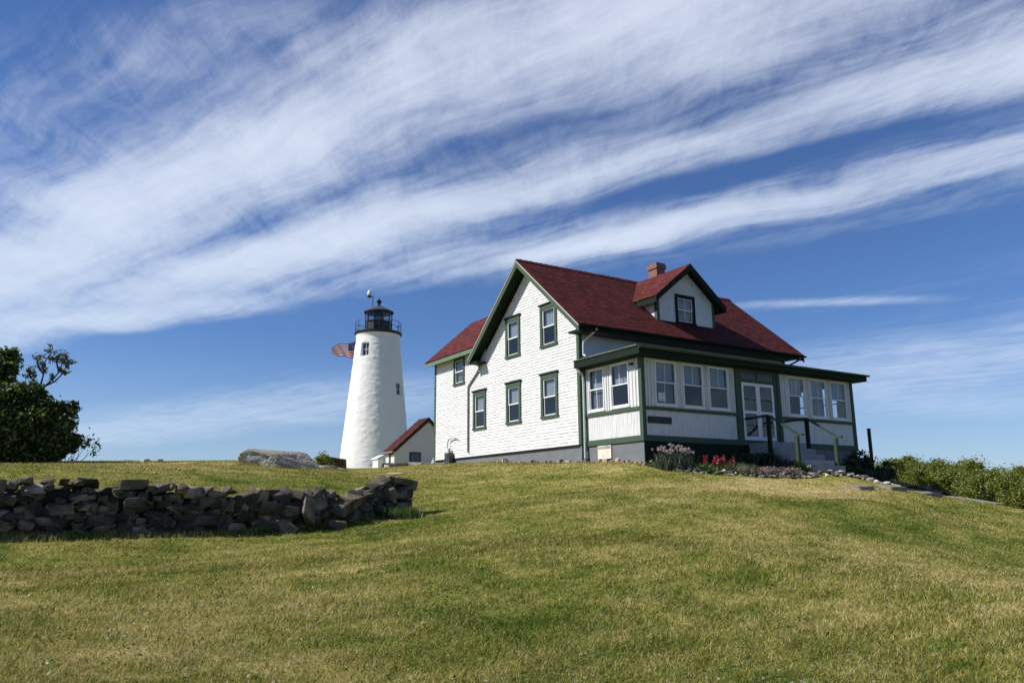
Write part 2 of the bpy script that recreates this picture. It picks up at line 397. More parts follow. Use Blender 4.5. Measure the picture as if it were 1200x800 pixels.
def fast_mesh(name, v, f, m, smooth=False, loc=None):
    """numpy mesh: all faces with the same number of corners"""
    me = bpy.data.meshes.new(name); v = np.asarray(v, np.float32); f = np.asarray(f, np.int32); k = f.shape[1]
    if loc is not None: v = v - np.asarray(loc, np.float32)
    me.vertices.add(len(v)); me.vertices.foreach_set('co', v.ravel())
    me.loops.add(f.size); me.loops.foreach_set('vertex_index', f.ravel())
    me.polygons.add(len(f)); me.polygons.foreach_set('loop_start', np.arange(0, f.size, k, dtype=np.int32)); me.polygons.foreach_set('loop_total', np.full(len(f), k, np.int32))
    me.materials.append(m)
    if smooth: me.polygons.foreach_set('use_smooth', np.ones(len(f), bool))
    me.update(calc_edges=True); me.validate()
    o = bpy.data.objects.new(name, me); COL.objects.link(o)
    if loc is not None: o.location = loc
    return o


# ---------------------------------------------------------------- terrain height from surveyed points
def ray(u,v): return F+RR*(u-600)/FP-UU*(v-400)/FP
def hd(u,v,dist):
    d=ray(u,v);return CAM+d*dist/np.hypot(d[0],d[1])
cp=[]
for u in (-500,-100,250,600,950,1300,1700):cp.append(hd(u,800,7.0))
for u in (-300,0,200): cp.append(hd(u,631-0.01*u*0,16.2))
for u in (-400,):cp.append(hd(u,632,16.4))
cp+= [hd(330,622,17.2),hd(400,614,18.6),hd(480,604,20.6),hd(-300,560,20),hd(0,560,20),hd(200,560,21),hd(330,568,21.5),hd(420,568,23),hd(540,590,22)]
for u in(-500,-250,0,100,200,290): cp.append(hd(u,541,37)); cp.append(hd(u,549,28))
for u in(-500,-250,0,100,200,290): cp.append(hd(u,545,45)); cp.append(hd(u,556,55));
cp+=[hd(340,546,37),hd(400,551,42),hd(440,552,46),hd(465,548.5,53),hd(505,544,45),hd(400,553,60),hd(440,553.5,74),hd(400,553.5,67),hd(360,552,60),(-18.32,-23.8,-3.82),(-24,-24,-3.85),(-16,-30,-4.1),(10.3,45.5,.35),(18,40,.3),(16,20,.0)]
cp+=[(0,12.6,-.2),(0,6.5,-.39),(0,0,-.74),(.2,-3.33,-.9),(3,-4,-1.0),(12.5,-3.4,-1.35),(6,4,-.6),(12,8,-.5),(6,12,-.2)]
cp+=[(-8,-8,-2.15),(-4,0,-1.15),(-6,8,-.95),(-10,-14,-2.9),(0,-12,-2.2)]
for u,v,d in((1024,568,32),(1063,576,32.5),(1104,583,33),(1177,592,33),(1045,562,39),(1120,583,39),(1200,604,38),(1300,625,34),(1400,640,38),(1150,650,20),(1250,640,26)): cp.append(hd(u,v,d))
cp+=[hd(760,546,27.3),hd(800,549,27.8),hd(850,554,28),hd(900,557,28.5),hd(960,560,29.3),(6.6,-6.3,-1.2),hd(900,580,22),hd(960,588,22.5)]
cp+=[hd(1040,575,50),hd(1200,620,50),hd(1400,640,55)]
cp=np.array(cp,float)
def tps(r2): return np.where(r2>1e-9,r2*np.log(np.maximum(r2,1e-9)),0)
NCP=len(cp);CPX_=cp[:,:2]/30
K=tps(((CPX_[:,None]-CPX_[None])**2).sum(-1))+np.eye(NCP)*2e-3
Q=np.c_[np.ones(NCP),CPX_];A=np.block([[K,Q],[Q.T,np.zeros((3,3))]]);TPW_=np.linalg.solve(A,np.r_[cp[:,2],np.zeros(3)])
def H(x,y):
    x=np.asarray(x,float);y=np.asarray(y,float);X=np.stack([x.ravel(),y.ravel()],-1)/30
    out=np.empty(len(X))
    for i in range(0,len(X),20000):
        s=X[i:i+20000];out[i:i+20000]=tps(((s[:,None]-CPX_[None])**2).sum(-1))@TPW_[:NCP]+TPW_[NCP]+s@TPW_[NCP+1:]
    cx,cy=-4.,6.
    d=np.hypot(X[:,0]*30-cx,X[:,1]*30-cy);t=np.clip((d-52)/70,0,1);t=t*t*(3-2*t)
    out=out*(1-t)+(-16)*t
    return np.maximum(out,-16).reshape(x.shape)

# ---------------------------------------------------------------- ground and sea
GROUND = ground_mat()
def fbm(x, y, sc, seed=0):
    out = 0; amp = 1.
    for k in range(4):
        a = seed * 1.7 + k * 2.1
        out = out + amp * np.sin(x * sc + 1.7 * np.sin(y * sc * .83 + a) + a) * np.cos(y * sc * 1.13 + 1.3 * np.sin(x * sc * .71 - a))
        sc *= 2.03; amp *= .5
    return out
def Hd(x, y):
    """lawn surface with its small bumps"""
    x = np.asarray(x, float); y = np.asarray(y, float)
    return H(x, y) + .018 * fbm(x, y, 1.1, 3) + .006 * fbm(x, y, 5.3, 5)
def build_ground():
    NA = 900
    rad = np.concatenate([[.3], np.geomspace(1., 170, 330), [260, 600, 2000, 8000]])
    th = np.linspace(0, 2 * np.pi, NA, endpoint=False)
    X = CAM[0] + rad[:, None] * np.sin(th)[None]; Y = CAM[1] + rad[:, None] * np.cos(th)[None]
    Z = Hd(X, Y); Z[rad > 175] = -16
    V = np.stack([X, Y, Z], -1).reshape(-1, 3)
    i = np.arange(len(rad) - 1)[:, None] * NA; j = np.arange(NA)[None]; jn = (j + 1) % NA
    Fq = np.stack([i + j, i + NA + j, i + NA + jn, i + jn], -1).reshape(-1, 4)
    o = fast_mesh('lawn', V, Fq[:, ::-1], GROUND, smooth=True)
    tag(o, kind='structure')
    return o
lawn = build_ground()
sea_m = mat('sea_water', (.02, .05, .07), .12, .5, .2, .05, .4, .6)
b = MB(); b.face([(-9000, -9000, -13), (9000, -9000, -13), (9000, 9000, -13), (-9000, 9000, -13)]); tag(b.build('sea', sea_m), kind='structure')

# ---------------------------------------------------------------- the keeper's house
HO = np.array([6., 3., -.7])
house = empty('keepers_house', tuple(HO), 'white shingled house with red roof, green trim and long glazed porch on the hilltop', 'house')
Wd = 7.2; EZ = 4.6; RZ = 8.36; OV = .79; RO = .6; SL = (RZ - EZ) / (Wd / 2 + OV)
XE = 12.4; XR = XE + .56; YL = 12.55; ELZ = 5.04
def roofz(y): return EZ + SL * (min(y, Wd - y) + OV)

class Plane:
    """s along the wall, z up, d outwards"""
    def __init__(p, O, e, n): p.O = np.array(O, float); p.e = np.array(e, float); p.n = np.array(n, float)
    def P(p, s, z, d=0.): return p.O + p.e * s + p.n * d + np.array([0, 0, z])
    def box(p, mb, s0, s1, z0, z1, d0, d1, mi=0):
        mb.hexa([p.P(s0, z0, d0), p.P(s1, z0, d0), p.P(s1, z0, d1), p.P(s0, z0, d1), p.P(s0, z1, d0), p.P(s1, z1, d0), p.P(s1, z1, d1), p.P(s0, z1, d1)], mi)
GAB = Plane((0, 0, 0), (0, 1, 0), (-1, 0, 0))
FRO = Plane((0, 0, 0), (1, 0, 0), (0, -1, 0))
POF = Plane((0, -3.33, 0), (1, 0, 0), (0, -1, 0))
POL = Plane((.2, 0, 0), (0, -1, 0), (-1, 0, 0))
POR = Plane((12.56, -3.33, 0), (0, 1, 0), (1, 0, 0))
DOF = Plane((0, .4, 0), (1, 0, 0), (0, -1, 0))
DOL = Plane((4.66, .4, 0), (0, 1, 0), (-1, 0, 0))
EAS = Plane((XE, 0, 0), (0, 1, 0), (1, 0, 0))
BAK = Plane((0, YL, 0), (1, 0, 0), (0, 1, 0))

def inter(poly, z):
    xs = []
    n = len(poly)
    for i in range(n):
        (s0, z0), (s1, z1) = poly[i], poly[(i + 1) % n]
        if (z0 <= z) != (z1 <= z): xs.append(s0 + (z - z0) / (z1 - z0) * (s1 - s0))
    xs.sort(); return [(xs[i], xs[i + 1]) for i in range(0, len(xs) - 1, 2)]
def cut(iv, holes):
    for a, b in holes:
        out = []
        for s0, s1 in iv:
            if b <= s0 or a >= s1: out.append((s0, s1)); continue
            if a > s0: out.append((s0, a))
            if b < s1: out.append((b, s1))
        iv = out
    return iv
def siding(mb, pl, poly, holes, zs, ze, exp=.127, width=(.18, .42), t=(.014, .029), jit=.003, seed=1):
    rnd = random.Random(seed); z = zs
    while z < ze - .01:
        z1 = min(z + exp, ze); iv = inter(poly, (z + z1) / 2)
        iv = cut(iv, [(h[0], h[1]) for h in holes if z1 > h[2] + .002 and z < h[3] - .002])
        for s0, s1 in iv:
            s = s0
            while s < s1 - 1e-4:
                w = rnd.uniform(*width); e = min(s + w, s1)
                if s1 - e < .05: e = s1
                tb = rnd.uniform(*t); zb = z + rnd.uniform(-jit, jit); g = .0006
                P = pl.P
                a, b_, c, d = P(s + g, zb, tb), P(e - g, zb, tb), P(e - g, z1 + .012, .003), P(s + g, z1 + .012, .003)
                i = len(mb.v)
                mb.v += [tuple(a), tuple(b_), tuple(c), tuple(d), tuple(P(s + g, zb, -.012)), tuple(P(e - g, zb, -.012)), tuple(P(s + g, z1, -.012)), tuple(P(e - g, z1, -.012))]
                for q in ((0, 1, 2, 3), (4, 5, 1, 0), (4, 0, 3, 6), (1, 5, 7, 2), (4, 6, 7, 5)): mb.f.append(tuple(i + k for k in q)); mb.mi.append(0)
                s = e
        z = z1

# windows: list per wall of outer trim rectangles (s0, s1, z0, z1)
CW = 1.20
gable_wins = [(y + .09, y + .09 + CW, 1.22, 3.08) for y in (7.12, 4.11, 1.35)] + [(y + .09, y + .09 + CW, 4.21, 6.07) for y in (4.13, 1.33)]
small_win = (9.30, 10.42, 3.62, 4.98)
def hole(w, m=.15, top=.22): return (w[0] + m, w[1] - m, w[2] + .10, w[3] - top)

# main walls
mb = MB()
gpoly = [(0, -.02), (Wd, -.02), (Wd, EZ + SL * OV - .10), (Wd / 2, RZ - .16), (0, EZ + SL * OV - .10)]
siding(mb, GAB, gpoly, [hole(w) for w in gable_wins], 0, 8.25, seed=2)
siding(mb, GAB, [(Wd, -.02), (YL, -.02), (YL, ELZ + .05), (Wd, ELZ + .05)], [hole(small_win, .1, .1), hole(gable_wins[0])], 0, ELZ + .05, seed=3)
siding(mb, EAS, gpoly, [], 0, 8.25, width=(2, 3), t=(.014, .016), jit=0, seed=4)
siding(mb, FRO, [(0, 3.3), (XE, 3.3), (XE, 5.2), (0, 5.2)], [], 3.3, 5.15, .115, (2.4, 3.6), (.014, .017), .0, 5)
siding(mb, FRO, [(0, 0), (.2, 0), (.2, 3.3), (0, 3.3)], [], 0, 3.3, seed=6)
siding(mb, BAK, [(0, 0), (4.8, 0), (4.8, ELZ), (2.4, 7.3), (0, ELZ)], [], 0, 7.3, width=(2, 3), jit=0, seed=6)
wl = mb.build('wall', SHING, house); wl['label'] = 'white painted shingle walls'
# plain inner shell, so that rooms are dark
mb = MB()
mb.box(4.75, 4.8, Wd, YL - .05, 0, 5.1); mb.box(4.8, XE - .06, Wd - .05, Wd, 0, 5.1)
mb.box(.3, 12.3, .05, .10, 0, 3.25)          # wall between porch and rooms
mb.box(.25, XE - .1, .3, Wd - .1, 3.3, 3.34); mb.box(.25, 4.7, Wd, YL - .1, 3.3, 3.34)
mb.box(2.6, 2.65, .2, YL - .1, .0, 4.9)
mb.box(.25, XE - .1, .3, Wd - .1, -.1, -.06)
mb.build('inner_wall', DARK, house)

# foundations
mb = MB()
mb.box(.03, XE - .03, .03, Wd, -2.2, -.03); mb.box(.03, 4.8, Wd, YL - .03, -2.2, -.03)
f1 = mb.build('foundation', GREYC, house)
mb = MB(); mb.box(.22, 12.54, -3.31, .028, -2.3, -.088)
mb.build('foundation', GREYC, house)
mb = MB(); POF.box(mb, .225, 5.59, -2.0, -.089, .0, .022)
for k in range(46): s = .26 + k * .115; POF.box(mb, s, s + .09, -1.9, -.092, .0225, .034)
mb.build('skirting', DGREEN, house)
# stone footing rubble line at the foot of the gable wall: rough mortar
def mortar_foot(pl, s0, s1, seed):
    mb = MB(); rnd = random.Random(seed); s = s0
    while s < s1:
        w = rnd.uniform(.08, .34); p = pl.P(s + w / 2, 0, .05); h = float(H(p[0], p[1])) + rnd.uniform(.0, .12)
        hh = rnd.choice([-.2, .02, .04, .06, .09, .12]); d1 = rnd.uniform(.03, .16)
        a = pl.P(s, h - .3, 0); 
        q = [pl.P(s, h - .3, -.05), pl.P(s + w, h - .3, -.05), pl.P(s + w, h - .3, d1 + .05), pl.P(s, h - .3, d1 + .05), pl.P(s + .03, h + hh, -.05), pl.P(s + w - .03, h + hh * rnd.uniform(.6, 1.3), -.05), pl.P(s + w - .04, h + hh * .5, d1), pl.P(s + .04, h + hh * .6, d1)]
        mb.hexa(q); s += w * .9
    return mb
mb = mortar_foot(GAB, -.0, 6.5, 4); mb2 = mortar_foot(POL, 0, 3.3, 5); mb.f += [tuple(k + len(mb.v) for k in f) for f in mb2.f]; mb.v += mb2.v; mb.mi += mb2.mi
mb.build('footing_rubble', stone_mat('footing_stone', [(.2, (.15, .13, .11)), (.5, (.26, .22, .18)), (.8, (.38, .32, .26))], .7), house)

# corner boards, water table
mb = MB()
mb.box(-.035, .13, -.035, -.002, .0, 4.95); mb.box(-.035, -.002, -.002, .13, .0, 4.95)
mb.build('corner_board', GREEN, house); mb = MB()
GAB.box(mb, YL - .14, YL + .03, 0, ELZ, .002, .036)
mb.build('corner_board', GREEN, house); mb = MB()
FRO.box(mb, XE - .14, XE + .035, 3.2, 4.9, .018, .04); EAS.box(mb, -.018, .14, 3.2, 4.9, .018, .036)
mb.build('corner_board', GREEN, house)
mb = MB(); GAB.box(mb, .13, YL - .14, -.05, .0, -.02, .05); mb.build('water_table', DGREEN, house)

# ---- roofs
def slab(mb, quad, th, mi=0):
    a = [np.array(q, float) for q in quad]; n = np.cross(a[1] - a[0], a[2] - a[0]); n /= np.linalg.norm(n)
    if n[2] < 0: n = -n
    mb.prism(a, -n * th, mi)
X0 = -RO
mb = MB()
slab(mb, [(X0, -OV, EZ), (XR, -OV, EZ), (XR, Wd / 2, RZ), (X0, Wd / 2, RZ)], .07)
slab(mb, [(X0, Wd + OV, EZ), (XR, Wd + OV, EZ), (XR, Wd / 2, RZ), (X0, Wd / 2, RZ)], .07)
roof = mb.build('roof', ROOFX, house); roof['label'] = 'steep dark red shingled main roof'
# ridge cap, small bent shingles
mb = MB(); x = X0; k = 0
while x < XR - .05:
    e = min(x + .30, XR); up = .035 + random.random() * .02; s = .16
    for sg in (-1, 1):
        a = np.array([(x, Wd / 2, RZ + .03), (e, Wd / 2, RZ + up + .015), (e, Wd / 2 + sg * s, RZ + up - s * SL), (x, Wd / 2 + sg * s, RZ + .015 - s * SL)])
        mb.prism([tuple(q) for q in a], (0, 0, -.02))
    x = e - .02
mb.build('ridge_cap', ROOFX, roof)
# rake boards, soffits under rakes
def rake(mb, x0, x1, ya, za, yb, zb, drop0, drop1, mi=0):
    """board hanging under a sloping roof edge"""
    mb.hexa([(x0, ya, za - drop1), (x1, ya, za - drop1), (x1, yb, zb - drop1), (x0, yb, zb - drop1), (x0, ya, za - drop0), (x1, ya, za - drop0), (x1, yb, zb - drop0), (x0, yb, zb - drop0)], mi)
for (x0, x1) in ((X0 + .012, X0 + .05), (XR - .05, XR - .012)):
    mb = MB()
    for sg, yend in ((1, -OV), (-1, Wd + OV)):
        rake(mb, x0, x1, yend + .02 * sg, EZ + .02 * SL, Wd / 2 - .001 * sg, RZ, .105, .36)
    rk = mb.build('rake_board', GREEN, roof)
for sg, yend in ((1, -OV), (-1, Wd + OV)):
    for xa, xb in ((X0 + .052, -.03), (XE + .03, XR - .052)):
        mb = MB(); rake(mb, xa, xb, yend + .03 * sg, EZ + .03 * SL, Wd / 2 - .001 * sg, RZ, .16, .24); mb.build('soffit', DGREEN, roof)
mb = MB()
for sg, yend in ((1, -OV), (-1, Wd + OV)):
    rake(mb, X0 - .012, X0 + .011, yend, EZ, Wd / 2 - .001 * sg, RZ, .072, .12)
mb.build('drip_edge', mat('cream_edge', (.50, .52, .44), .6), roof)
# eave return at both rake feet, frieze along the rake on the wall
mb = MB()
mb.box(X0 + .06, -.002, Wd + .0, Wd + OV - .06, EZ - .30, EZ - .22)
mb.box(X0 + .06, -.002, -OV + .06, -.04, EZ - .30, EZ - .22)
for sg, yend in ((1, 0), (-1, Wd)):
    rake(mb, -.045, -.026, yend, EZ + OV * SL, Wd / 2, RZ, .245, .42)
mb.build('frieze', DGREEN, house)
# front eave: fascia and gutter and soffit
mb = MB()
mb.box(X0 + .05, XR - .05, -OV + .02, -OV + .055, EZ - .27, EZ - .075)
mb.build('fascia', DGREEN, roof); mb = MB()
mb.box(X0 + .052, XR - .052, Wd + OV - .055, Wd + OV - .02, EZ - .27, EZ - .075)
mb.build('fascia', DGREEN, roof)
mb = MB(); mb.box(0, XE, -OV + .056, -.02, EZ - .25, EZ - .21); mb.build('soffit', mat('brown_soffit', (.10, .085, .07), .8), roof)
def gutter(mb, p0, p1, r=.07):
    p0 = np.array(p0, float); p1 = np.array(p1, float); d = p1 - p0; d /= np.linalg.norm(d); out = np.cross(d, (0, 0, 1)); n = 7
    ring = [(out * math.cos(a) * r + np.array([0, 0, 1]) * (math.sin(a) * r)) for a in np.linspace(math.pi, 2 * math.pi, n)]
    ring2 = [q * .86 for q in ring][::-1]; rr_ = ring + ring2
    mb.prism([p0 + q for q in rr_], p1 - p0)
mb = MB(); gutter(mb, (X0 + .02, -OV - .075, EZ - .06), (XR - .02, -OV - .075, EZ - .06)); mb.build('gutter', DGREEN, roof)

# ---- ell roof
EE = -.45; ERX = 2.4; ERZ = 7.72; EEZ = 5.16; ESL = (ERZ - EEZ) / (ERX - EE); EY = YL + .40
mb = MB()
def mainy(z): return Wd / 2 + (RZ - z) / SL
slab(mb, [(EE, EY, EEZ), (ERX, EY, ERZ), (ERX, mainy(ERZ) - .1, ERZ), (EE, mainy(EEZ) - .05, EEZ)], .07)
slab(mb, [(5.25, EY, EEZ), (ERX, EY, ERZ), (ERX, mainy(ERZ) - .1, ERZ), (5.25, mainy(EEZ) - .05, EEZ)], .07)
er = mb.build('roof', ROOFY, house); er['label'] = 'lighter red roof of the rear wing'
mb = MB()
mb.box(EE + .01, EE + .04, Wd + .35, EY - .01, EEZ - .26, EEZ - .065)
a = [(EE + .045, EY - .03, EEZ - .04), (ERX, EY - .03, ERZ - .07), (ERX, EY - .03, ERZ - .28), (EE + .045, EY - .03, EEZ - .26)]
mb.prism(a, (0, .03, 0)); a = [(5.2, EY - .03, EEZ - .09), (ERX + .001, EY - .03, ERZ - .07), (ERX + .001, EY - .03, ERZ - .28), (5.2, EY - .03, EEZ - .3)]; mb.prism(a, (0, .03, 0))
mb.build('fascia', mat('light_green_paint', (.13, .20, .13), .55), er)
mb = MB(); mb.box(EE + .042, -.02, Wd + .35, EY - .035, EEZ - .13, EEZ - .10); mb.build('soffit', GREEN, er)

# ---- dormer
DX0, DX1, DY = 4.66, 8.2, .4; DC = (DX0 + DX1) / 2; DRZ = 8.33; DSL = .80; DEV = .42; DYF = -.04
dz = lambda x: DRZ - DSL * abs(x - DC)
mb = MB()
dpoly = [(DX0, 5.60), (DX1, 5.60), (DX1, dz(DX1) - .1), (DC, DRZ - .12), (DX0, dz(DX0) - .1)]
dwin = (5.76, 6.96, 5.58, 6.92)
siding(mb, DOF, dpoly, [hole(dwin, .12, .12)], 5.60, 8.2, .115, (2.2, 3.4), (.012, .016), 0, 8)
siding(mb, DOL, [(0, 5.5), (.0, dz(DX0) - .06), ((dz(DX0) - .06 - roofz(.4)) / SL, dz(DX0) - .06)], [], 5.6, 6.85, .115, (2.2, 3.4), (.012, .016), 0, 9)
mb.box(DX1 - .1, DX1 - .06, DY, 1.6, 5.6, 6.75)
mb.build('dormer_wall', SHING, house)
mb = MB()
for sg in (-1, 1):
    xe = DC + sg * (1.77 + DEV); ze = dz(xe)
    slab(mb, [(xe, DYF, ze), (DC, DYF, DRZ), (DC, mainy_f if False else Wd / 2 - (RZ - DRZ) / SL, DRZ), (xe, Wd / 2 - (RZ - ze) / SL + .02, ze)], .06)
dr = mb.build('dormer_roof', ROOFY, house)
mb = MB()
for sg in (-1, 1):
    xe = DC + sg * (1.77 + DEV); ze = dz(xe); c0 = DC + sg * .0005
    mb.prism([(xe - sg * .01, DYF + .012, ze - .08), (c0, DYF + .012, DRZ - .085), (c0, DYF + .012, DRZ - .33), (xe - sg * .01, DYF + .012, ze - .30)], (0, .035, 0))
    yb = Wd / 2 - (RZ - ze) / SL
    mb.box(min(xe - sg * .012, xe - sg * .045), max(xe - sg * .012, xe - sg * .045), DYF + .05, yb - .25, ze - .24, ze - .085)
    # sloping soffit
    xi = DC + sg * 1.80
    mb.prism([(xe - sg * .05, DYF + .05, ze - .14), (c0, DYF + .05, DRZ - .18), (c0, DYF + .05, DRZ - .22), (xe - sg * .05, DYF + .05, ze - .18)], (0, DY - DYF - .055 - .02, 0))
    mb.prism([(xe - sg * .05, DY + .06, ze - .14), (xi, DY + .06, dz(xi) - .18), (xi, DY + .06, dz(xi) - .22), (xe - sg * .05, DY + .06, ze - .18)], (0, yb - DY - .4, 0))
mb.build('rake_board', DGREEN, dr)
mb = MB(); xe = DC - 1.77 - DEV
mb.box(xe + .05, xe + .065, DYF + .06, 1.2, dz(xe) - .27, dz(xe) - .243); mb.build('trim_strip', WHITE, dr)
mb = MB()
DOF.box(mb, DX0 - .035, DX0 + .12, 5.52, dz(DX0) - .12, .018, .036); mb.box(DX0 - .036, DX0 - .018, DY - .017, DY + .13, 5.6, dz(DX0) - .12)
mb.build('corner_board', GREEN, house); mb = MB()
DOF.box(mb, DX1 - .12, DX1 + .035, 5.52, dz(DX1) - .12, .018, .036)
mb.build('corner_board', GREEN, house)

# ---- chimney
mb = MB(); cx0, cx1, cy0, cy1 = 7.72, 8.28, 3.5, 4.1
mb.box(cx0, cx1, cy0, cy1, 7.6, 9.28); mb.box(cx0 - .05, cx1 + .05, cy0 - .05, cy1 + .05, 9.282, 9.50); mb.box(cx0 - .02, cx1 + .02, cy0 - .02, cy1 + .02, 9.502, 9.58)
mb.build('chimney', BRICK, roof)

# ---- windows
def curtain(pl, s0, s1, z0, z1, d, m, parent, waves=9, seed=0):
    N = 40; v = []; f = []; rnd = random.Random(seed); ph = rnd.random() * 6
    for i in range(N + 1):
        u = i / N; s = s0 + (s1 - s0) * u; dd = d + .02 * math.sin(u * waves * 6.28 + ph + .8 * math.sin(u * 9))
        v.append(tuple(pl.P(s, z0, dd))); v.append(tuple(pl.P(s, z1, dd)))
    for i in range(N): f.append((2 * i, 2 * i + 2, 2 * i + 3, 2 * i + 1))
    mb = MB(); mb.v = v; mb.f = f; mb.mi = [0] * N
    mb.build('curtain', m, parent, smooth=True)
def sash_window(pl, w, kind='house', trim=GREEN, cap=True, side=.15, head=.22, sill=.10, lower='screen', upper='curtain', seed=0, muntin=False, dw=.012):
    s0, s1, z0, z1 = w; mb = MB(); D1 = .065
    pl.box(mb, s0, s0 + side, z0 + sill, z1 - head, -.02, D1); pl.box(mb, s1 - side, s1, z0 + sill, z1 - head, -.02, D1)
    pl.box(mb, s0, s1, z1 - head, z1 - .001, -.02, D1 + .003)
    pl.box(mb, s0 - .03, s1 + .03, z0, z0 + sill - .001, -.02, D1 + .02)
    # reveal
    pl.box(mb, s0 + side - .002, s0 + side + .02, z0 + sill, z1 - head, -.12, .045); pl.box(mb, s1 - side - .02, s1 - side + .002, z0 + sill, z1 - head, -.12, .045)
    fr = mb.build('window', trim, house)
    if cap:
        mb = MB(); pl.box(mb, s0 - .07, s1 + .07, z1, z1 + .03, -.02, D1 + .05); pl.box(mb, s0 - .05, s1 + .05, z1 - .04, z1 - .001, D1 + .004, D1 + .035); mb.build('window_cap', DGREEN, fr)
    a0, a1, b0, b1 = s0 + side + .021, s1 - side - .021, z0 + sill + .003, z1 - head - .003; mid = (b0 + b1) / 2; t = .042
    mb = MB()   # upper sash in front, lower behind
    for (q0, q1, dd) in ((mid - .02, b1, .028), (b0, mid + .02, .0)):
        pl.box(mb, a0, a0 + t, q0, q1, dd - .03, dd); pl.box(mb, a1 - t, a1, q0, q1, dd - .03, dd)
        pl.box(mb, a0 + t, a1 - t, q1 - t, q1, dd - .03, dd - .001); pl.box(mb, a0 + t, a1 - t, q0, q0 + t + .01, dd - .03, dd - .001)
        if muntin: pl.box(mb, (a0 + a1) / 2 - dw, (a0 + a1) / 2 + dw, q0 + t, q1 - t, dd - .028, dd - .004)
    sh = mb.build('sash', WHITE, fr)
    mb = MB(); mb.face([pl.P(a0, mid, .008), pl.P(a1, mid, .008), pl.P(a1, b1, .008), pl.P(a0, b1, .008)]); mb.build('pane', GLASS, fr)
    mb = MB(); mb.face([pl.P(a0, b0, -.016), pl.P(a1, b0, -.016), pl.P(a1, mid, -.016), pl.P(a0, mid, -.016)]); mb.build('pane', GLASS, fr)
    if lower == 'screen':
        mb = MB(); mb.box
        pl.box(mb, a0 + t + .001, a1 - t - .001, b0 + t + .012, mid - .023, -.028, -.022); mb.build('insect_screen', SCREEN, fr)
    elif lower == 'curtain': curtain(pl, a0, a1, b0, mid, -.12, CURTAIN2, fr, 7, seed + 1)
    if upper == 'curtain': curtain(pl, a0, a1, mid, b1, -.10, CURTAIN, fr, 7, seed)
    elif upper == 'dark': pass
    return fr
for i, w in enumerate(gable_wins): sash_window(GAB, w, seed=i * 3)
sash_window(GAB, small_win, cap=False, side=.11, head=.11, sill=.10, lower='curtain', seed=31)
sash_window(DOF, dwin, trim=DGREEN, cap=False, side=.13, head=.16, sill=.08, lower='curtain', seed=41, muntin=True)

# ---- porch
PZ0, PZ1 = .117, 1.056
def boards(mb, pl, s0, s1, z0, z1, w=.14, d=.0, seed=0, holes=()):
    rnd = random.Random(seed); s = s0
    while s < s1 - .01:
        e = min(s + w * rnd.uniform(.8, 1.2), s1); dd = d + rnd.uniform(0, .006)
        segs = [(z0, z1)]
        for h in holes:
            if h[0] < e - .001 and h[1] > s + .001:
                out = []
                for a, b_ in segs:
                    if h[2] > a: out.append((a, min(b_, h[2])))
                    if h[3] < b_: out.append((max(a, h[3]), b_))
                segs = out
        for a, b_ in segs:
            if b_ - a > .01: pl.box(mb, s + .003, e - .003, a, b_, d - .05, dd)
        s = e
def porch_white(name, seed):
    m = bpy.data.materials.new(name); m.use_nodes = True; t = NT(m.node_tree); b = t.n['Principled BSDF']
    co = t.new('ShaderNodeTexCoord').outputs['Object']; mp = t.new('ShaderNodeMapping'); t.l.new(co, mp.inputs[0]); mp.inputs['Scale'].default_value = (9, 9, .8)
    n = t.noise(mp.outputs[0], 2.2, 6, .7)
    t.put(b.inputs['Base Color'], t.ramp(n, [(.30, (.36, .36, .35)), (.42, (.60, .60, .59)), (.6, (.69, .69, .68))])); b.inputs['Roughness'].default_value = .7
    return m
WORN = porch_white('worn_white_boards', 1)
# window openings on the porch (clear openings)
PF1 = [(.84, 1.90), (2.24, 3.31), (3.60, 4.68)]; PF2 = [(8.20, 9.30), (9.64, 10.75), (11.02, 12.12)]
PLW = [(.30, 1.24), (1.63, 2.67)]; PRW = [(.7, 1.6), (1.9, 2.8)]
WZ0, WZ1 = 1.23, 2.87
def bay(pl, s0, s1, wins, seed):
    holes = [(a, b_, WZ0, WZ1) for a, b_ in wins]
    mb = MB()
    # full-height mullion boards between windows, stop-sawn at the openings
    edges = [s0] + [q for w in wins for q in w] + [s1]
    for k in range(0, len(edges), 2):
        boards(mb, pl, edges[k], edges[k + 1], PZ1 + .09, 2.90, .15, .0, seed + k)
    for a, b_ in wins: pl.box(mb, a, b_, PZ1 + .09, WZ0, -.05, .002); pl.box(mb, a, b_, WZ1, 2.90, -.05, .002)
    for k in range(0, len(edges), 2):       # thin battens
        for f_ in (.33, .66):
            s = edges[k] + (edges[k + 1] - edges[k]) * f_; pl.box(mb, s - .018, s + .018, PZ1 + .09, 2.90, .007, .028)
    boards(mb, pl, s0, s1, PZ0 + .0, PZ1 - .03, .11, -.015, seed + 9)
    return mb
mbs = [bay(POF, .34, 5.03, PF1, 1), bay(POF, 7.70, 12.40, PF2, 30), bay(POL, .12, 3.20, PLW, 60), bay(POR, .15, 3.2, PRW, 80)]
for q in mbs: q.build('porch_wall', WORN, house)
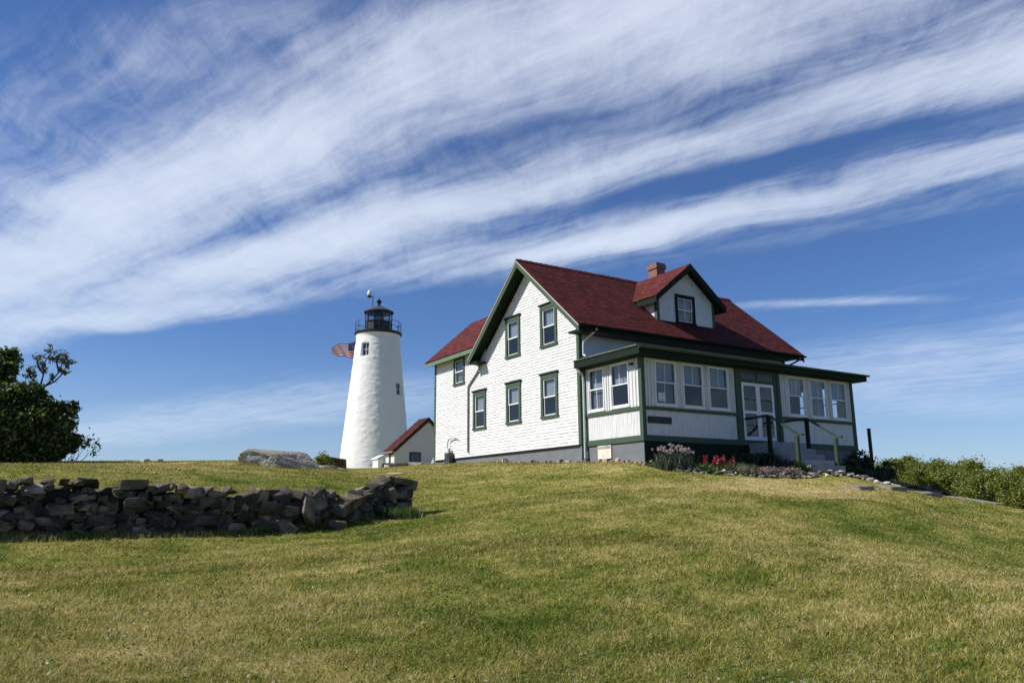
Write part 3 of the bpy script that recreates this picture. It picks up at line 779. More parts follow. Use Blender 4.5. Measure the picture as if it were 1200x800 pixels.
# green trim: corner posts, belt, base board
mb = MB()
mb.box(.165, .34, -3.365, -3.20, -.088, 2.92)                     # near corner post
mb.box(12.42, 12.595, -3.365, -3.20, -.088, 2.92)
POL.box(mb, .0, .115, -.088, 2.92, -.03, .03)
POF.box(mb, 5.032, 5.40, -.0, 2.92, -.04, .02); POF.box(mb, 7.33, 7.698, 0, 2.92, -.04, .02)
POF.box(mb, 5.06, 5.16, 0, 2.9, .021, .05); POF.box(mb, 7.50, 7.67, 0, 2.92, .021, .06)
POF.box(mb, 5.402, 7.328, 2.42, 2.52, -.04, .03)
POF.box(mb, 6.33, 6.39, 2.522, 2.86, -.03, .02); POF.box(mb, 5.402, 7.328, 2.862, 2.92, -.04, .02)
POR.box(mb, 3.2, 3.33, -.088, 2.92, -.03, .03)
for pl, s0, s1 in ((POF, .342, 5.03), (POF, 7.702, 12.418), (POL, .117, 3.198), (POR, .167, 3.198)):
    pl.box(mb, s0, s1, PZ1 - .028, PZ1 + .088, -.04, .045)
mb.build('porch_trim', GREEN, house)
mb = MB()
POF.box(mb, .166, 12.594, -.087, PZ0 - .004, .0, .038); POL.box(mb, .115, 3.365 + .002, -.087, PZ0 - .002, .0, .0385); POR.box(mb, -.03, 3.3, -.087, PZ0 - .002, .001, .0385)
mb.box(.16, 12.60, -3.37, -.04, 2.921, 3.0)
mb.build('base_board', GREEN, house)
mb = MB(); POF.box(mb, 5.402, 6.328, 2.522, 2.86, -.02, -.005); POF.box(mb, 6.392, 7.328, 2.522, 2.86, -.02, -.005); mb.build('transom', mat('grey_transom_panel', (.06, .065, .075), .4, .4), house)
# porch windows
def porch_window(pl, a, b_, lower, upper, seed, muntin=True):
    mb = MB(); t = .045; z0, z1 = WZ0, WZ1
    pl.box(mb, a, a + t, z0, z1, -.045, .03); pl.box(mb, b_ - t, b_, z0, z1, -.045, .03); pl.box(mb, a + t, b_ - t, z1 - t, z1, -.045, .03); pl.box(mb, a - .02, b_ + .02, z0 - .05, z0 + .03, -.045, .05)
    fr = mb.build('window', WHITE, house)
    a0, a1 = a + t, b_ - t; b0, b1 = z0 + .032, z1 - t - .002; mid = (b0 + b1) / 2 + .01; s = .034
    mb = MB()
    for (q0, q1, dd) in ((mid - .02, b1, .010), (b0, mid + .02, -.02)):
        pl.box(mb, a0, a0 + s, q0, q1, dd - .025, dd); pl.box(mb, a1 - s, a1, q0, q1, dd - .025, dd)
        pl.box(mb, a0 + s, a1 - s, q1 - s, q1, dd - .025, dd - .001); pl.box(mb, a0 + s, a1 - s, q0, q0 + s + .01, dd - .025, dd - .001)
        if muntin and (q0 > 1.8 or lower == 'curtain'): pl.box(mb, a0 + (a1 - a0) * .48 - .009, a0 + (a1 - a0) * .48 + .009, q0 + s, q1 - s, dd - .02, dd - .004)
    mb.build('sash', WHITE, fr)
    for q0, q1, dd in ((mid, b1, -.004), (b0, mid, -.033)):
        mb = MB(); mb.face([pl.P(a0, q0, dd), pl.P(a1, q0, dd), pl.P(a1, q1, dd), pl.P(a0, q1, dd)]); mb.build('pane', GLASS, fr)
    if lower == 'curtain': curtain(pl, a0, a1, b0, mid, -.16, CURTAIN2, fr, 8, seed + 1)
    if lower == 'screen':
        mb = MB(); pl.box(mb, a0 + s + .001, a1 - s - .001, b0 + s + .012, mid - .016, -.044, -.04); mb.build('insect_screen', SCREEN, fr)
    if upper == 'curtain': curtain(pl, a0, a1, mid, b1, -.14, CURTAIN, fr, 8, seed)
porch_window(POF, *PF1[0], 'curtain', 'curtain', 50); porch_window(POF, *PF1[1], 'screen', 'curtain', 52); porch_window(POF, *PF1[2], 'screen', 'curtain', 54)
porch_window(POF, *PF2[0], 'open', 'curtain', 56); porch_window(POF, *PF2[1], 'curtain', 'curtain', 58); porch_window(POF, *PF2[2], 'open', 'curtain', 60)
porch_window(POL, *PLW[0], 'curtain', 'curtain', 62); porch_window(POL, *PLW[1], 'screen', 'curtain', 64)
porch_window(POR, *PRW[0], 'open', 'none', 66); porch_window(POR, *PRW[1], 'open', 'none', 68)
# doors
for (a, b_) in ((5.42, 6.355), (6.365, 7.30)):
    mb = MB(); z0, z1 = .13, 2.40; t = .11
    POF.box(mb, a, a + t, z0, z1, -.04, .005); POF.box(mb, b_ - t, b_, z0, z1, -.04, .005)
    POF.box(mb, a + t, b_ - t, z1 - .12, z1, -.04, .004); POF.box(mb, a + t, b_ - t, z0, z0 + .14, -.04, .004); POF.box(mb, a + t, b_ - t, 1.17, 1.28, -.04, .004)
    dr_ = mb.build('door', WHITE, house)
    mb = MB(); POF.box(mb, a + t + .001, b_ - t - .001, 1.72, 1.745, -.03, -.0); mb.build('glazing_bar', DGREEN, dr_); mb = MB()
    POF.box(mb, a + t + .001, b_ - t - .001, .70, .72, -.03, -.0); mb.build('glazing_bar', DGREEN, dr_)
    mb = MB(); mb.face([POF.P(a + t, z0 + .1, -.02), POF.P(b_ - t, z0 + .1, -.02), POF.P(b_ - t, z1 - .1, -.02), POF.P(a + t, z1 - .1, -.02)]); mb.build('pane', GLASS, dr_)
    curtain(POF, a + t, b_ - t, z0, z1 - .1, -.09, mat('dark_curtain', (.05, .055, .05), .9), dr_, 6, int(a * 10))
    if a > 6: 
        mb = MB(); mb.lathe(POF.P(a + .055, 1.1, .04), [(.0, -.03), (.025, -.02), (.03, 0), (.025, .02), (.0, .03)], 12); mb.build('handle', mat('brass', (.35, .25, .10), .35, .5, metal=1), dr_, smooth=True)
# porch floor, roof
mb = MB(); mb.box(.25, 12.5, -3.27, -.02, -.08, .05); mb.build('porch_floor', DARK, house)
PE = .5; ZT = 3.22
x0, x1, y0 = .2 - PE, 12.56 + PE, -3.33 - PE
mb = MB()
hx = 2.2; zr_ = ZT + .38
top = [(x0, y0, ZT), (x1, y0, ZT), (x1 - hx, -.02, zr_), (x0 + hx, -.02, zr_)]
mb.prism(top, (0, 0, -.04)); mb.prism([(x0, y0, ZT), (x0 + hx, -.02, zr_), (x0, -.001, ZT)], (0, 0, -.04)); mb.prism([(x1, y0, ZT), (x1, -.02, ZT), (x1 - hx, -.02, zr_)], (0, 0, -.04))
pr = mb.build('porch_roof', mat('dark_roofing', (.05, .05, .048), .9), house)
mb = MB()
mb.box(x0 + .02, x1 - .02, y0 + .02, y0 + .055, ZT - .29, ZT - .042); mb.box(x0 + .02, x0 + .055, y0 + .057, -.03 + .02, ZT - .29, ZT - .042); mb.box(x1 - .055, x1 - .02, y0 + .057, -.01, ZT - .29, ZT - .042)
mb.build('fascia', DGREEN, pr)
mb = MB(); mb.box(x0 + .056, x1 - .056, y0 + .056, -3.372, ZT - .28, ZT - .26); mb.box(x0 + .056, .157, -3.371, -.04, ZT - .28, ZT - .26); mb.box(12.603, x1 - .056, -3.371, -.01, ZT - .28, ZT - .26); mb.build('soffit', DGREEN, pr)
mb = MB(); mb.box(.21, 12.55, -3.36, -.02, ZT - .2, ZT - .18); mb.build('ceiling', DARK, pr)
mb = MB(); gutter(mb, (x0 - .03, y0 - .05, ZT - .03), (x1 + .03, y0 - .05, ZT - .03), .075); mb.build('gutter', GREEN, pr)
mb = MB(); k = 0.
while k < 3.7:                                                 # curled shingle edge along the side eave, its sunlit line put into the pale colour
    w = random.uniform(.2, .35); mb.box(x0 - .035, x0 + .05, -k - w + .01, -k, ZT + .002, ZT + .016 + random.random() * .018); k += w
mb.build('edge_strip', mat('sunlit_edge_tint', (.22, .25, .16), .9), pr)

# vent in the porch foundation
mb = MB(); POL.box(mb, .77, 1.55, -.61, -.12, .0, .03); 
vt = mb.build('vent', stone_mat('vent_cover', [(.3, (.30, .28, .25)), (.45, (.55, .53, .50)), (.7, (.7, .68, .65))], .6), house)
mb = MB()
for k in range(3): POL.box(mb, .80, 1.52, -.24 + k * .035, -.225 + k * .035, .031, .04)
mb.build('slat', PIPEG, vt)

# downspouts
mb = MB(); mb.tube([(-.18, Wd + .55, EZ - .25), (-.10, Wd + .50, EZ - .45), (-.07, Wd + .75, EZ - .62), (-.07, 8.82, 3.42), (-.07, 8.86, 3.30), (-.07, 8.86, .20)], .045, 10)
for z in (.9, 2.2, 3.1): mb.box(-.12, -.02, 8.80, 8.92, z, z + .03)
mb.build('downspout', PIPEG, house, smooth=False)
mb = MB(); mb.tube([(-.22, -.10, 2.93), (-.15, -.18, 2.80), (.08, -.10, 2.66), (.10, -.10, 2.5), (.10, -.10, -.55)], .055, 10); mb.build('downspout', PIPEW, house)
mb = MB(); mb.tube([(.30, -.80, EZ - .13), (.28, -.72, EZ - .22), (.16, -.12, EZ - .55), (.14, -.09, EZ - .75), (.14, -.09, 3.52), (.14, -.25, 3.44)], .045, 10); mb.build('downspout', mat('white_pipe', (.7, .7, .7), .5), house)
mb = MB(); mb.tube([(12.6, -.80, EZ - .13), (12.6, -.72, EZ - .25), (12.42, -.12, EZ - .50), (12.36, -.09, EZ - .58), (12.32, -.09, 3.5)], .045, 10); mb.build('downspout', PIPEG, house)
# little bracket at the top of the porch side wall
mb = MB(); mb.box(.06, .155, -2.98, -2.86, 2.66, 2.74); mb.tube([(.10, -2.92, 2.7), (.0, -2.92, 2.72), (-.02, -2.99, 2.66)], .016, 6); mb.tube([(.08, -2.80, 2.69), (.08, -3.06, 2.72)], .014, 6); mb.build('lamp_bracket', BLACK, house)

# ---------------------------------------------------------------- things standing on the hill
def g(x, y): return float(H(x, y))
def ico(r=1., sub=2):
    bm = bmesh.new(); bmesh.ops.create_icosphere(bm, subdivisions=sub, radius=r)
    v = np.array([q.co[:] for q in bm.verts]); f = [tuple(q.index for q in p.verts) for p in bm.faces]; bm.free(); return v, f
def rock_mesh(dims, seed, npts=16, bevel=.03, boxy=.55):
    """angular stone: hull of points in a rounded box, edges worn"""
    rnd = random.Random(seed); bm = bmesh.new()
    for k in range(npts):
        p = np.array([rnd.gauss(0, 1) for _ in range(3)]); p /= np.linalg.norm(p)
        q = np.sign(p) * np.abs(p) ** boxy; q /= max(np.abs(q).max(), 1e-6); q *= rnd.uniform(.78, 1.)
        bm.verts.new(q * np.array(dims) / 2)
    r = bmesh.ops.convex_hull(bm, input=bm.verts)
    bmesh.ops.delete(bm, geom=[e for e in r['geom_interior'] if isinstance(e, bmesh.types.BMVert)], context='VERTS')
    bmesh.ops.dissolve_limit(bm, angle_limit=.22, verts=bm.verts, edges=bm.edges)
    bmesh.ops.bevel(bm, geom=list(bm.edges), offset=bevel * min(dims) * 2, segments=1, affect='EDGES', profile=.5)
    bmesh.ops.recalc_face_normals(bm, faces=bm.faces)
    return bm
def rock(name, dims, m, seed, loc, rot=(0, 0, 0), parent=None, **k):
    bm = rock_mesh(dims, seed, **k); me = bpy.data.meshes.new(name); bm.to_mesh(me); bm.free(); me.materials.append(m)
    o = bpy.data.objects.new(name, me); COL.objects.link(o); o.location = loc; o.rotation_euler = rot
    if parent: attach(o, parent)
    return o

# ---- lighthouse
TX, TY = 10.3, 45.5; TB = .2
lh = empty('lighthouse', (TX, TY, TB), 'tall white tapering lighthouse tower with a black lantern room behind the hill', 'lighthouse')
f0 = np.array([CAM[0] - TX, CAM[1] - TY]); f0 /= np.linalg.norm(f0); r0 = np.array([-f0[1], f0[0]])
if r0 @ RR[:2] < 0: r0 = -r0
def tdir(a): a = R(a); v = math.cos(a) * f0 + math.sin(a) * r0; return v
def tower():
    NA, NZ = 420, 300; zs = np.linspace(-1.2, 13.95, NZ)
    th = np.linspace(0, 2 * np.pi, NA, endpoint=False); T, Z = np.meshgrid(th, zs)
    prof = np.interp(zs, [-1.2, 1., 10., 13.3, 13.62, 13.95], [3.58, 3.36, 2.46, 2.13, 2.10, 2.16])
    rad = np.repeat(prof[:, None], NA, 1)
    X = np.cos(T); Y = np.sin(T)
    # hand-laid rubble under thick whitewash: lumps longer than high
    rg = np.random.default_rng(3); disp = np.zeros_like(Z)
    for k in range(2600):
        a = rg.uniform(0, 2 * np.pi); z = rg.uniform(-1, 13.3); w = rg.uniform(.10, .38); h = w * rg.uniform(.35, .8); amp = rg.uniform(-.016, .022)
        dt = (T - a + np.pi) % (2 * np.pi) - np.pi; rr_ = np.interp(z, zs, prof)
        i0 = max(0, int((z - 3 * h + 1.2) / 15.15 * NZ)); i1 = min(NZ, int((z + 3 * h + 1.2) / 15.15 * NZ) + 1)
        sl_ = slice(i0, i1); e = (dt[sl_] * rr_ / w) ** 2 + ((Z[sl_] - z) / h) ** 2
        disp[sl_] += amp * np.exp(-e * 1.3)
    disp *= np.clip((13.5 - Z) / .4, 0, 1)
    # two deep window recesses
    for a, z0, z1, w in ((-33.6, 11.66, 12.92, .88), (54, 8.0, 9.12, .88)):
        d = tdir(a); ta = math.atan2(d[1], d[0]); dt = (T - ta + np.pi) % (2 * np.pi) - np.pi; rr_ = np.interp((z0 + z1) / 2, zs, prof)
        inside = (np.abs(dt) * rr_ < w / 2) & (Z > z0) & (Z < z1)
        disp[inside] = -.34
    rad = rad + disp
    V = np.stack([TX + rad * X, TY + rad * Y, Z], -1).reshape(-1, 3)
    i = np.arange(NZ - 1)[:, None] * NA; j = np.arange(NA)[None]; jn = (j + 1) % NA
    Fq = np.stack([i + j, i + jn, i + NA + jn, i + NA + j], -1).reshape(-1, 4)
    o = fast_mesh('tower', V, Fq, mat('whitewash', (.78, .78, .75), .8, .2, .05, 1.5, .5, 14), smooth=True)
    attach(o, lh)
tower()
for a, z0, z1, w in ((-33.6, 11.66, 12.92, .88), (54, 8.0, 9.12, .88)):
    d = tdir(a); rr_ = np.interp((z0 + z1) / 2, [1., 10., 13.6], [3.36, 2.46, 2.10]); e = np.array([-d[1], d[0]])
    pl = Plane((TX + d[0] * (rr_ - .28), TY + d[1] * (rr_ - .28), 0), (e[0], e[1], 0), (d[0], d[1], 0))
    mb = MB(); h = w / 2; t = .06
    pl.box(mb, -h, -h + t, z0, z1, -.03, .04); pl.box(mb, h - t, h, z0, z1, -.03, .04); pl.box(mb, -h + t, h - t, z0, z0 + t, -.03, .04); pl.box(mb, -h + t, h - t, z1 - t, z1, -.03, .04)
    pl.box(mb, -.03, .03, z0 + t, z1 - t, -.02, .03); zm = (z0 + z1) / 2; pl.box(mb, -h + t, -.031, zm - .03, zm + .03, -.02, .029); pl.box(mb, .031, h - t, zm - .03, zm + .03, -.02, .029)
    fr = mb.build('window', mat('weathered_white', (.5, .5, .48), .7), lh)
    mb = MB(); pl.box(mb, -h + t + .001, h - t - .001, z0 + t, z1 - t, -.015, -.008); mb.build('pane', mat('dark_window_glass', (.02, .024, .028), .08, .6), fr)
cT = (TX, TY, 0)
mb = MB(); mb.lathe(cT, [(1.2, 13.96), (2.18, 13.96), (2.30, 14.06), (2.32, 14.10), (2.32, 14.22), (1.2, 14.22)], 64); mb.build('gallery_deck', BLACK, lh)
mb = MB()
NP = 12
for k in range(NP):
    a = 2 * math.pi * (k + .3) / NP; x, y = TX + 2.2 * math.cos(a), TY + 2.2 * math.sin(a); mb.tube([(x, y, 14.2), (x, y, 15.24)], .028, 6)
for z in (14.72, 15.22):
    mb.tube([(TX + 2.2 * math.cos(a), TY + 2.2 * math.sin(a), z) for a in np.linspace(0, 2 * math.pi, 61)], .024, 6, caps=False)
mb.build('gallery_railing', mat('railing_iron', (.03, .04, .055), .5, .5), lh)
def ring_pts(r, n, a0=.2): return [(TX + r * math.cos(2 * math.pi * k / n + a0), TY + r * math.sin(2 * math.pi * k / n + a0)) for k in range(n)]
mb = MB(); ps = ring_pts(1.28, 10)
for k in range(10):
    (x0_, y0_), (x1_, y1_) = ps[k], ps[(k + 1) % 10]
    mb.tube([(x0_, y0_, 14.22), (x0_, y0_, 16.32)], .05, 6)
    mb.prism([(x0_, y0_, 14.22), (x1_, y1_, 14.22), (x1_, y1_, 15.30), (x0_, y0_, 15.30)], (TX - (x0_ + x1_) / 2) * .03 * np.array([1, 0, 0]) + (TY - (y0_ + y1_) / 2) * .03 * np.array([0, 1, 0]))
mb.lathe(cT, [(1.34, 16.2), (1.34, 16.33), (1.0, 16.33)], 40); mb.lathe(cT, [(1.32, 15.28), (1.34, 15.34), (1.26, 15.36)], 40)
lr = mb.build('lantern_room', BLACK, lh)
mb = MB()
for k in range(10):
    (x0_, y0_), (x1_, y1_) = ps[k], ps[(k + 1) % 10]; mb.face([(x0_, y0_, 15.32), (x1_, y1_, 15.32), (x1_, y1_, 16.22), (x0_, y0_, 16.22)])
mb.build('lantern_glass', GLASS, lr)
mb = MB(); mb.lathe(cT, [(.0, 15.0), (.22, 15.0), (.22, 15.3), (.3, 15.35), (.3, 15.85), (.1, 16.0), (0, 16.0)], 20); mb.build('lamp', mat('lamp_glass', (.35, .38, .38), .2, .6), lr, smooth=True)
mb = MB(); mb.lathe(cT, [(1.28, 16.28), (1.46, 16.28), (1.47, 16.36), (.95, 16.66), (.45, 16.90), (.16, 17.04), (.10, 17.12), (.0, 17.12)], 40)
lrf = mb.build('lantern_roof', mat('grey_lantern_roof', (.07, .065, .06), .6, .4, .2, 4), lh)
mb = MB(); mb.lathe(cT, [(.0, 17.05), (.09, 17.08), (.09, 17.2), (.2, 17.28), (.25, 17.42), (.2, 17.56), (.06, 17.66), (.02, 17.75), (.012, 18.05), (0, 18.05)], 24); mb.build('ventilator_ball', BLACK, lrf, smooth=True)
mpos = np.array([TX, TY]) - r0 * .62 + f0 * .2; b = MB()
b.tube([(mpos[0], mpos[1], 16.5), (mpos[0], mpos[1], 17.95)], .035, 6); q = mpos - r0 * .35
b.tube([(mpos[0], mpos[1], 17.85), (q[0], q[1], 17.88)], .035, 6); b.lathe((q[0], q[1], 0), [(0, 17.8), (.2, 17.8), (.22, 17.95), (.0, 17.95)], 12)
b.tube([(mpos[0] + .05, mpos[1], 17.9), (mpos[0] + .05, mpos[1], 18.55)], .012, 4)
ms = b.build('mast', BLACK, lh)
b = MB(); b.lathe((q[0], q[1], 0), [(0, 17.951), (.19, 17.951), (.23, 18.1), (.22, 18.3), (.12, 18.5), (0, 18.54)], 16); b.build('beacon_lens', mat('beacon_white', (.7, .72, .72), .2, .6), ms, smooth=True)

# ---- flag on its pole behind the tower
fd = 85.
def at_h(u, v, dist): return hd(u, v, dist)
fp_ = hd(418.5, 540, fd); ptop = hd(418.5, 400.5, fd); fxy = fp_[:2]
fz1 = float(ptop[2]); 
mb = MB(); zb_ = g(*fxy); mb.tube([(fxy[0], fxy[1], zb_ - .3), (fxy[0], fxy[1], fz1 + .1)], [.08, .045], 8); 
tag(mb.build('flagpole', mat('pole_white', (.6, .6, .6), .4), smooth=True), 'white flagpole mostly hidden behind the lighthouse tower', 'flagpole')
# flying to the left
A_ = fz1 - .05; FH = 1.75; FL = 3.35
left = -r0 * 1.0
def build_flag():
    NU, NV = 78, 39; V = []
    for j in range(NV + 1):
        for i in range(NU + 1):
            u = i / NU; v = j / NV
            x = FL * u * .93; sag = -.35 * u ** 1.6 + .05 * math.sin(u * 7)
            wv = .30 * math.sin(u * 11 + v * 2.2) * (0.25 + u); z = A_ - v * FH * (1 - .42 * u ** 1.5) + sag - .25 * u ** 2 + .10 * math.sin(u * 10 + 1 + v * 2) * u - v * .12 * math.sin(u * 5); x += .10 * v * math.sin(u * 6)
            p = fxy + left * (x + .04) + f0 * (wv + .5 * u); V.append((p[0], p[1], z))
    F_ = []; mi = []
    for j in range(NV):
        for i in range(NU):
            a = j * (NU + 1) + i; F_.append((a, a + 1, a + NU + 2, a + NU + 1))
            st = int(j / NV * 13); m_ = 0 if st % 2 == 0 else 1
            if i / NU < .40 and st < 7: m_ = 2
            mi.append(m_)
    mb = MB(); mb.v = V; mb.f = F_; mb.mi = mi
    def cloth(name, c):
        m = bpy.data.materials.new(name); m.use_nodes = True; t = NT(m.node_tree); t.n.clear()
        d = t.new('ShaderNodeBsdfDiffuse'); d.inputs[0].default_value = C4(c); tr = t.new('ShaderNodeBsdfTranslucent'); tr.inputs[0].default_value = C4(c)
        mx_ = t.new('ShaderNodeMixShader'); mx_.inputs[0].default_value = .4; t.l.new(d.outputs[0], mx_.inputs[1]); t.l.new(tr.outputs[0], mx_.inputs[2]); o = t.new('ShaderNodeOutputMaterial'); t.l.new(mx_.outputs[0], o.inputs[0]); return m
    cw = cloth('flag_white', (.85, .85, .85))
    o = mb.build('flag', [cloth('flag_red', (.60, .04, .05)), cw, cloth('flag_blue', (.03, .045, .14))], smooth=True)
    tag(o, 'striped flag with a starred blue corner, flying left of the lighthouse', 'flag')
    # stars: small five-pointed patches sewn on the canton, following the cloth
    mb = MB()
    for r in range(9):
        for c in range(6 if r % 2 == 0 else 5):
            uu = (.40) * ((c + (.5 if r % 2 == 0 else 1.)) / 6.); vv = (7 / 13) * (r + .7) / 9.4
            i, j = uu * NU, vv * NV; a = int(j) * (NU + 1) + int(i); p = np.array(V[a]); ex = np.array(V[a + 1]) - p; ex /= np.linalg.norm(ex); ez = np.array(V[a]) - np.array(V[a + NU + 1]); ez /= np.linalg.norm(ez)
            for sd in (1, -1):
                pts = []
                for k in range(10):
                    rr_ = .055 if k % 2 == 0 else .022; t_ = math.pi / 2 + k * math.pi / 5; pts.append(p + ex * rr_ * math.cos(t_) + ez * rr_ * math.sin(t_) + np.array([f0[0], f0[1], 0]) * .012 * sd)
                mb.face(pts)
    st = mb.build('stars', cw, o)
build_flag()

# ---- outbuilding
OX0, OY0 = 3.9, 26.5; OW = 5.0; OL = 1.5
ob = empty('outbuilding', (OX0 + OW / 2, OY0 + 2, .3), 'small white gabled shed with a brown red roof between lighthouse and house', 'shed')
oe = 1.62; orz = 3.92; och = OX0 + 2.6
mb = MB()
mb.prism([(OX0, OY0, -.6), (OX0 + 2 * 2.6, OY0, -.6), (OX0 + 2 * 2.6, OY0, oe), (och, OY0, orz - .1), (OX0, OY0, oe)], (0, OL, 0))
mb.build('wall', mat('white_render', (.62, .63, .62), .85, .2, .08, 1.5, .5, 9), ob)
mb = MB(); sl_ = (orz - oe) / 2.6
for sg in (-1, 1):
    xe = och + sg * (2.6 + .28); ze = orz - sl_ * (2.6 + .28) + .02
    slab(mb, [(xe, OY0 - .12, ze), (xe, OY0 + OL + .1, ze), (och, OY0 + OL + .1, orz + .02), (och, OY0 - .12, orz + .02)], .12)
mb.build('roof', BROWNROOF, ob)
mb = MB()
for sg in (-1, 1):
    xe = och + sg * (2.6 + .27); ze = orz - sl_ * (2.6 + .27) + .02
    mb.prism([(xe, OY0 - .10, ze - .14), (och, OY0 - .10, orz - .13), (och, OY0 - .10, orz - .30), (xe, OY0 - .10, ze - .28)], (0, .03, 0))
mb.build('rake_board', mat('dark_brown_paint', (.05, .03, .025), .7), ob)
mb = MB(); mb.box(OX0 - .27, OX0 - .05, OY0 - .15, OY0 + OL + .2, 1.34, 1.42); mb.build('eave_board', mat('grey_board', (.35, .36, .34), .8), ob)
mb = MB(); mb.box(5.05, 5.95, OY0 - .02, OY0 + .02, .35, 1.42); wi = mb.build('window', mat('black_frame', (.02, .022, .025), .6), ob)
mb = MB(); mb.box(5.14, 5.86, OY0 - .032, OY0 - .022, .42, 1.33); mb.build('pane', mat('dark_window_glass', (.02, .024, .028), .08, .6), wi)
mb = MB(); mb.box(OX0 - .03, OX0 - .0, OY0 + .6, OY0 + .85, -.3, 1.32); mb.build('door', mat('dark_brown_paint', (.05, .03, .025), .7), ob)
mb = MB(); mb.box(3.45, 3.85, OY0 + OL + .3, OY0 + OL + 1.3, -.4, .95); mb.prism([(3.35, OY0 + OL + .25, .98), (3.9, OY0 + OL + .25, 1.25), (3.9, OY0 + OL + 1.4, 1.25), (3.35, OY0 + OL + 1.4, .98)], (0, 0, .05)); mb.build('porch_box', WHITE, ob)
# board leaning on the shed and rough stones in front of it
p = hd(503, 546, 52); q = hd(508, 536, 52.6)
mb = MB(); d_ = q - p; mb.prism([p, p + np.array([.18, -.03, 0]), q + np.array([.18, -.03, 0]), q], (-.02, -.05, 0)); tag(mb.build('leaning_board', WHITE), 'white board leaning between the shed and the corner of the house', 'board')
for k, (u, v, w, hh, m_, lab) in enumerate(((462, 547, 1.9, .35, STONE, 'long brown flat stone at the foot of the shed corner'), (487, 545.5, 1.2, .3, PALESTONE, 'pale stone under the shed window'), (497, 545, .8, .25, BOULDER, 'small grey stone right of the shed window'), (453, 549, .45, .35, PALESTONE, 'small white stone left of the shed corner'))):
    p = hd(u, v, 50 if k else 51); o = rock('loose_stone', (w, .6, hh * 1.6), m_, 70 + k, (p[0], p[1], max(p[2] - .0, g(p[0], p[1]) + .02)), (0, 0, -.5), boxy=.35)
    tag(o, lab, 'stone')

# ---- big boulder on the crest
def big_rock(name, c, dims, m, seed, rot):
    bm = rock_mesh(dims, seed, 30, .02, .8); bmesh.ops.triangulate(bm, faces=bm.faces)
    for k in range(4): bmesh.ops.subdivide_edges(bm, edges=[e for e in bm.edges if e.calc_length() > .12], cuts=1, use_grid_fill=False); bmesh.ops.triangulate(bm, faces=bm.faces)
    for v_ in bm.verts:
        p = v_.co; q = np.array(p); n_ = fbm(q[0] * 1.6 + q[2], q[1] * 1.6 + q[2] * 2., 1.3, 2); n2_ = fbm(q[0] + q[2] * .7, q[1] + q[2], 7., 5)
        st_ = abs(((q[2] * 2.2 + q[0] * .5 + .3 * n_) % 1.) - .5); v_.co = p + p.normalized() * float(.05 * n_ + .012 * n2_ - .05 * math.exp(-(st_ / .06) ** 2))
    bmesh.ops.recalc_face_normals(bm, faces=bm.faces)
    me = bpy.data.meshes.new(name); bm.to_mesh(me); bm.free(); me.materials.append(m); o = bpy.data.objects.new(name, me); COL.objects.link(o); o.location = c; o.rotation_euler = rot; return o
def noisy_rock(name, c, dims, m, seed, sub=5, lumps=90, amp=.12):
    v, f = ico(1., sub); rg = np.random.default_rng(seed)
    s = np.sign(v) * np.abs(v) ** .8; v = s / np.linalg.norm(s, axis=1)[:, None] * (.5 + .5 * np.linalg.norm(s, axis=1)[:, None])
    # flat cuts
    for k in range(14):
        n = rg.normal(size=3); n /= np.linalg.norm(n); dcut = rg.uniform(.74, .95); over = v @ n - dcut; v = v - np.outer(np.maximum(over, 0) * .9, n)
    for k in range(lumps):
        n = rg.normal(size=3); n /= np.linalg.norm(n); w = rg.uniform(.08, .4); e = np.exp(-((v - n) ** 2).sum(1) / w ** 2); v = v * (1 + (e * rg.uniform(-amp, amp * .6) * w * 2)[:, None])
    for k in range(5):     # cracks
        n = rg.normal(size=3); n[2] *= .4; n /= np.linalg.norm(n); o_ = rg.uniform(-.5, .5); dd = np.abs(v @ n - o_ + .05 * np.sin(v @ rg.normal(size=3) * 6)); v = v * (1 - .05 * np.exp(-(dd / .025) ** 2))[:, None]
    v = v * np.array(dims) / 2 + np.array(c)
    mb = MB(); mb.v = [tuple(q) for q in v]; mb.f = f; mb.mi = [0] * len(f); return mb.build(name, m, smooth=True, loc=c)
bc = hd(330, 548, 35.5); bo = big_rock('boulder', (bc[0], bc[1], bc[2] - .02), (3.65, 2.3, 1.72), BOULDER, 44, (0, .06, -.57)); tag(bo, 'large rounded grey boulder on the crest left of the lighthouse', 'boulder')
bc2 = hd(381, 549, 36.5); o = noisy_rock('boulder', (bc2[0], bc2[1], bc2[2] - .1), (1.3, .9, .62), STONE, 8, 4); tag(o, 'low dark boulder beside the round green bush', 'boulder')
p = hd(395, 545, 39); o = rock('stone_block', (.95, .6, .95), stone_mat('rusty_stone', [(.2, (.03, .018, .014)), (.5, (.07, .04, .03)), (.8, (.12, .075, .055))], 1.), 12, (p[0], p[1], p[2] - .05), (0, .05, -.5), boxy=.3); tag(o, 'square rusty brown stone block at the left foot of the lighthouse', 'stone')
p = hd(393, 549, 37); o = rock('flat_stone', (1.1, .6, .2), BOULDER, 13, (p[0], p[1], p[2] - .02), (.1, .25, -.6)); tag(o, 'flat grey stone in the grass below the rusty brown block', 'stone')
for k, (u, v, d_, w, m_, lab) in enumerate(((288, 540.5, 36.5, .5, BOULDER, 'small stone just left of the large boulder'), (172, 541.5, 37, .55, PALESTONE, 'pale stone on the skyline above the wall'), (187, 541.3, 37, .4, BOULDER, 'smaller grey stone on the skyline above the wall'), (462, 558, 28, .8, PALESTONE, 'flat pale stone sunk in the grass below the shed'))):
    p = hd(u, v, d_); o = rock('flat_stone', (w, w * .6, .12 if k > 2 else .2), m_, 90 + k, (p[0], p[1], g(p[0], p[1]) + (.0 if k > 2 else .04)), (0, 0, -.4 + k)); tag(o, lab, 'stone')

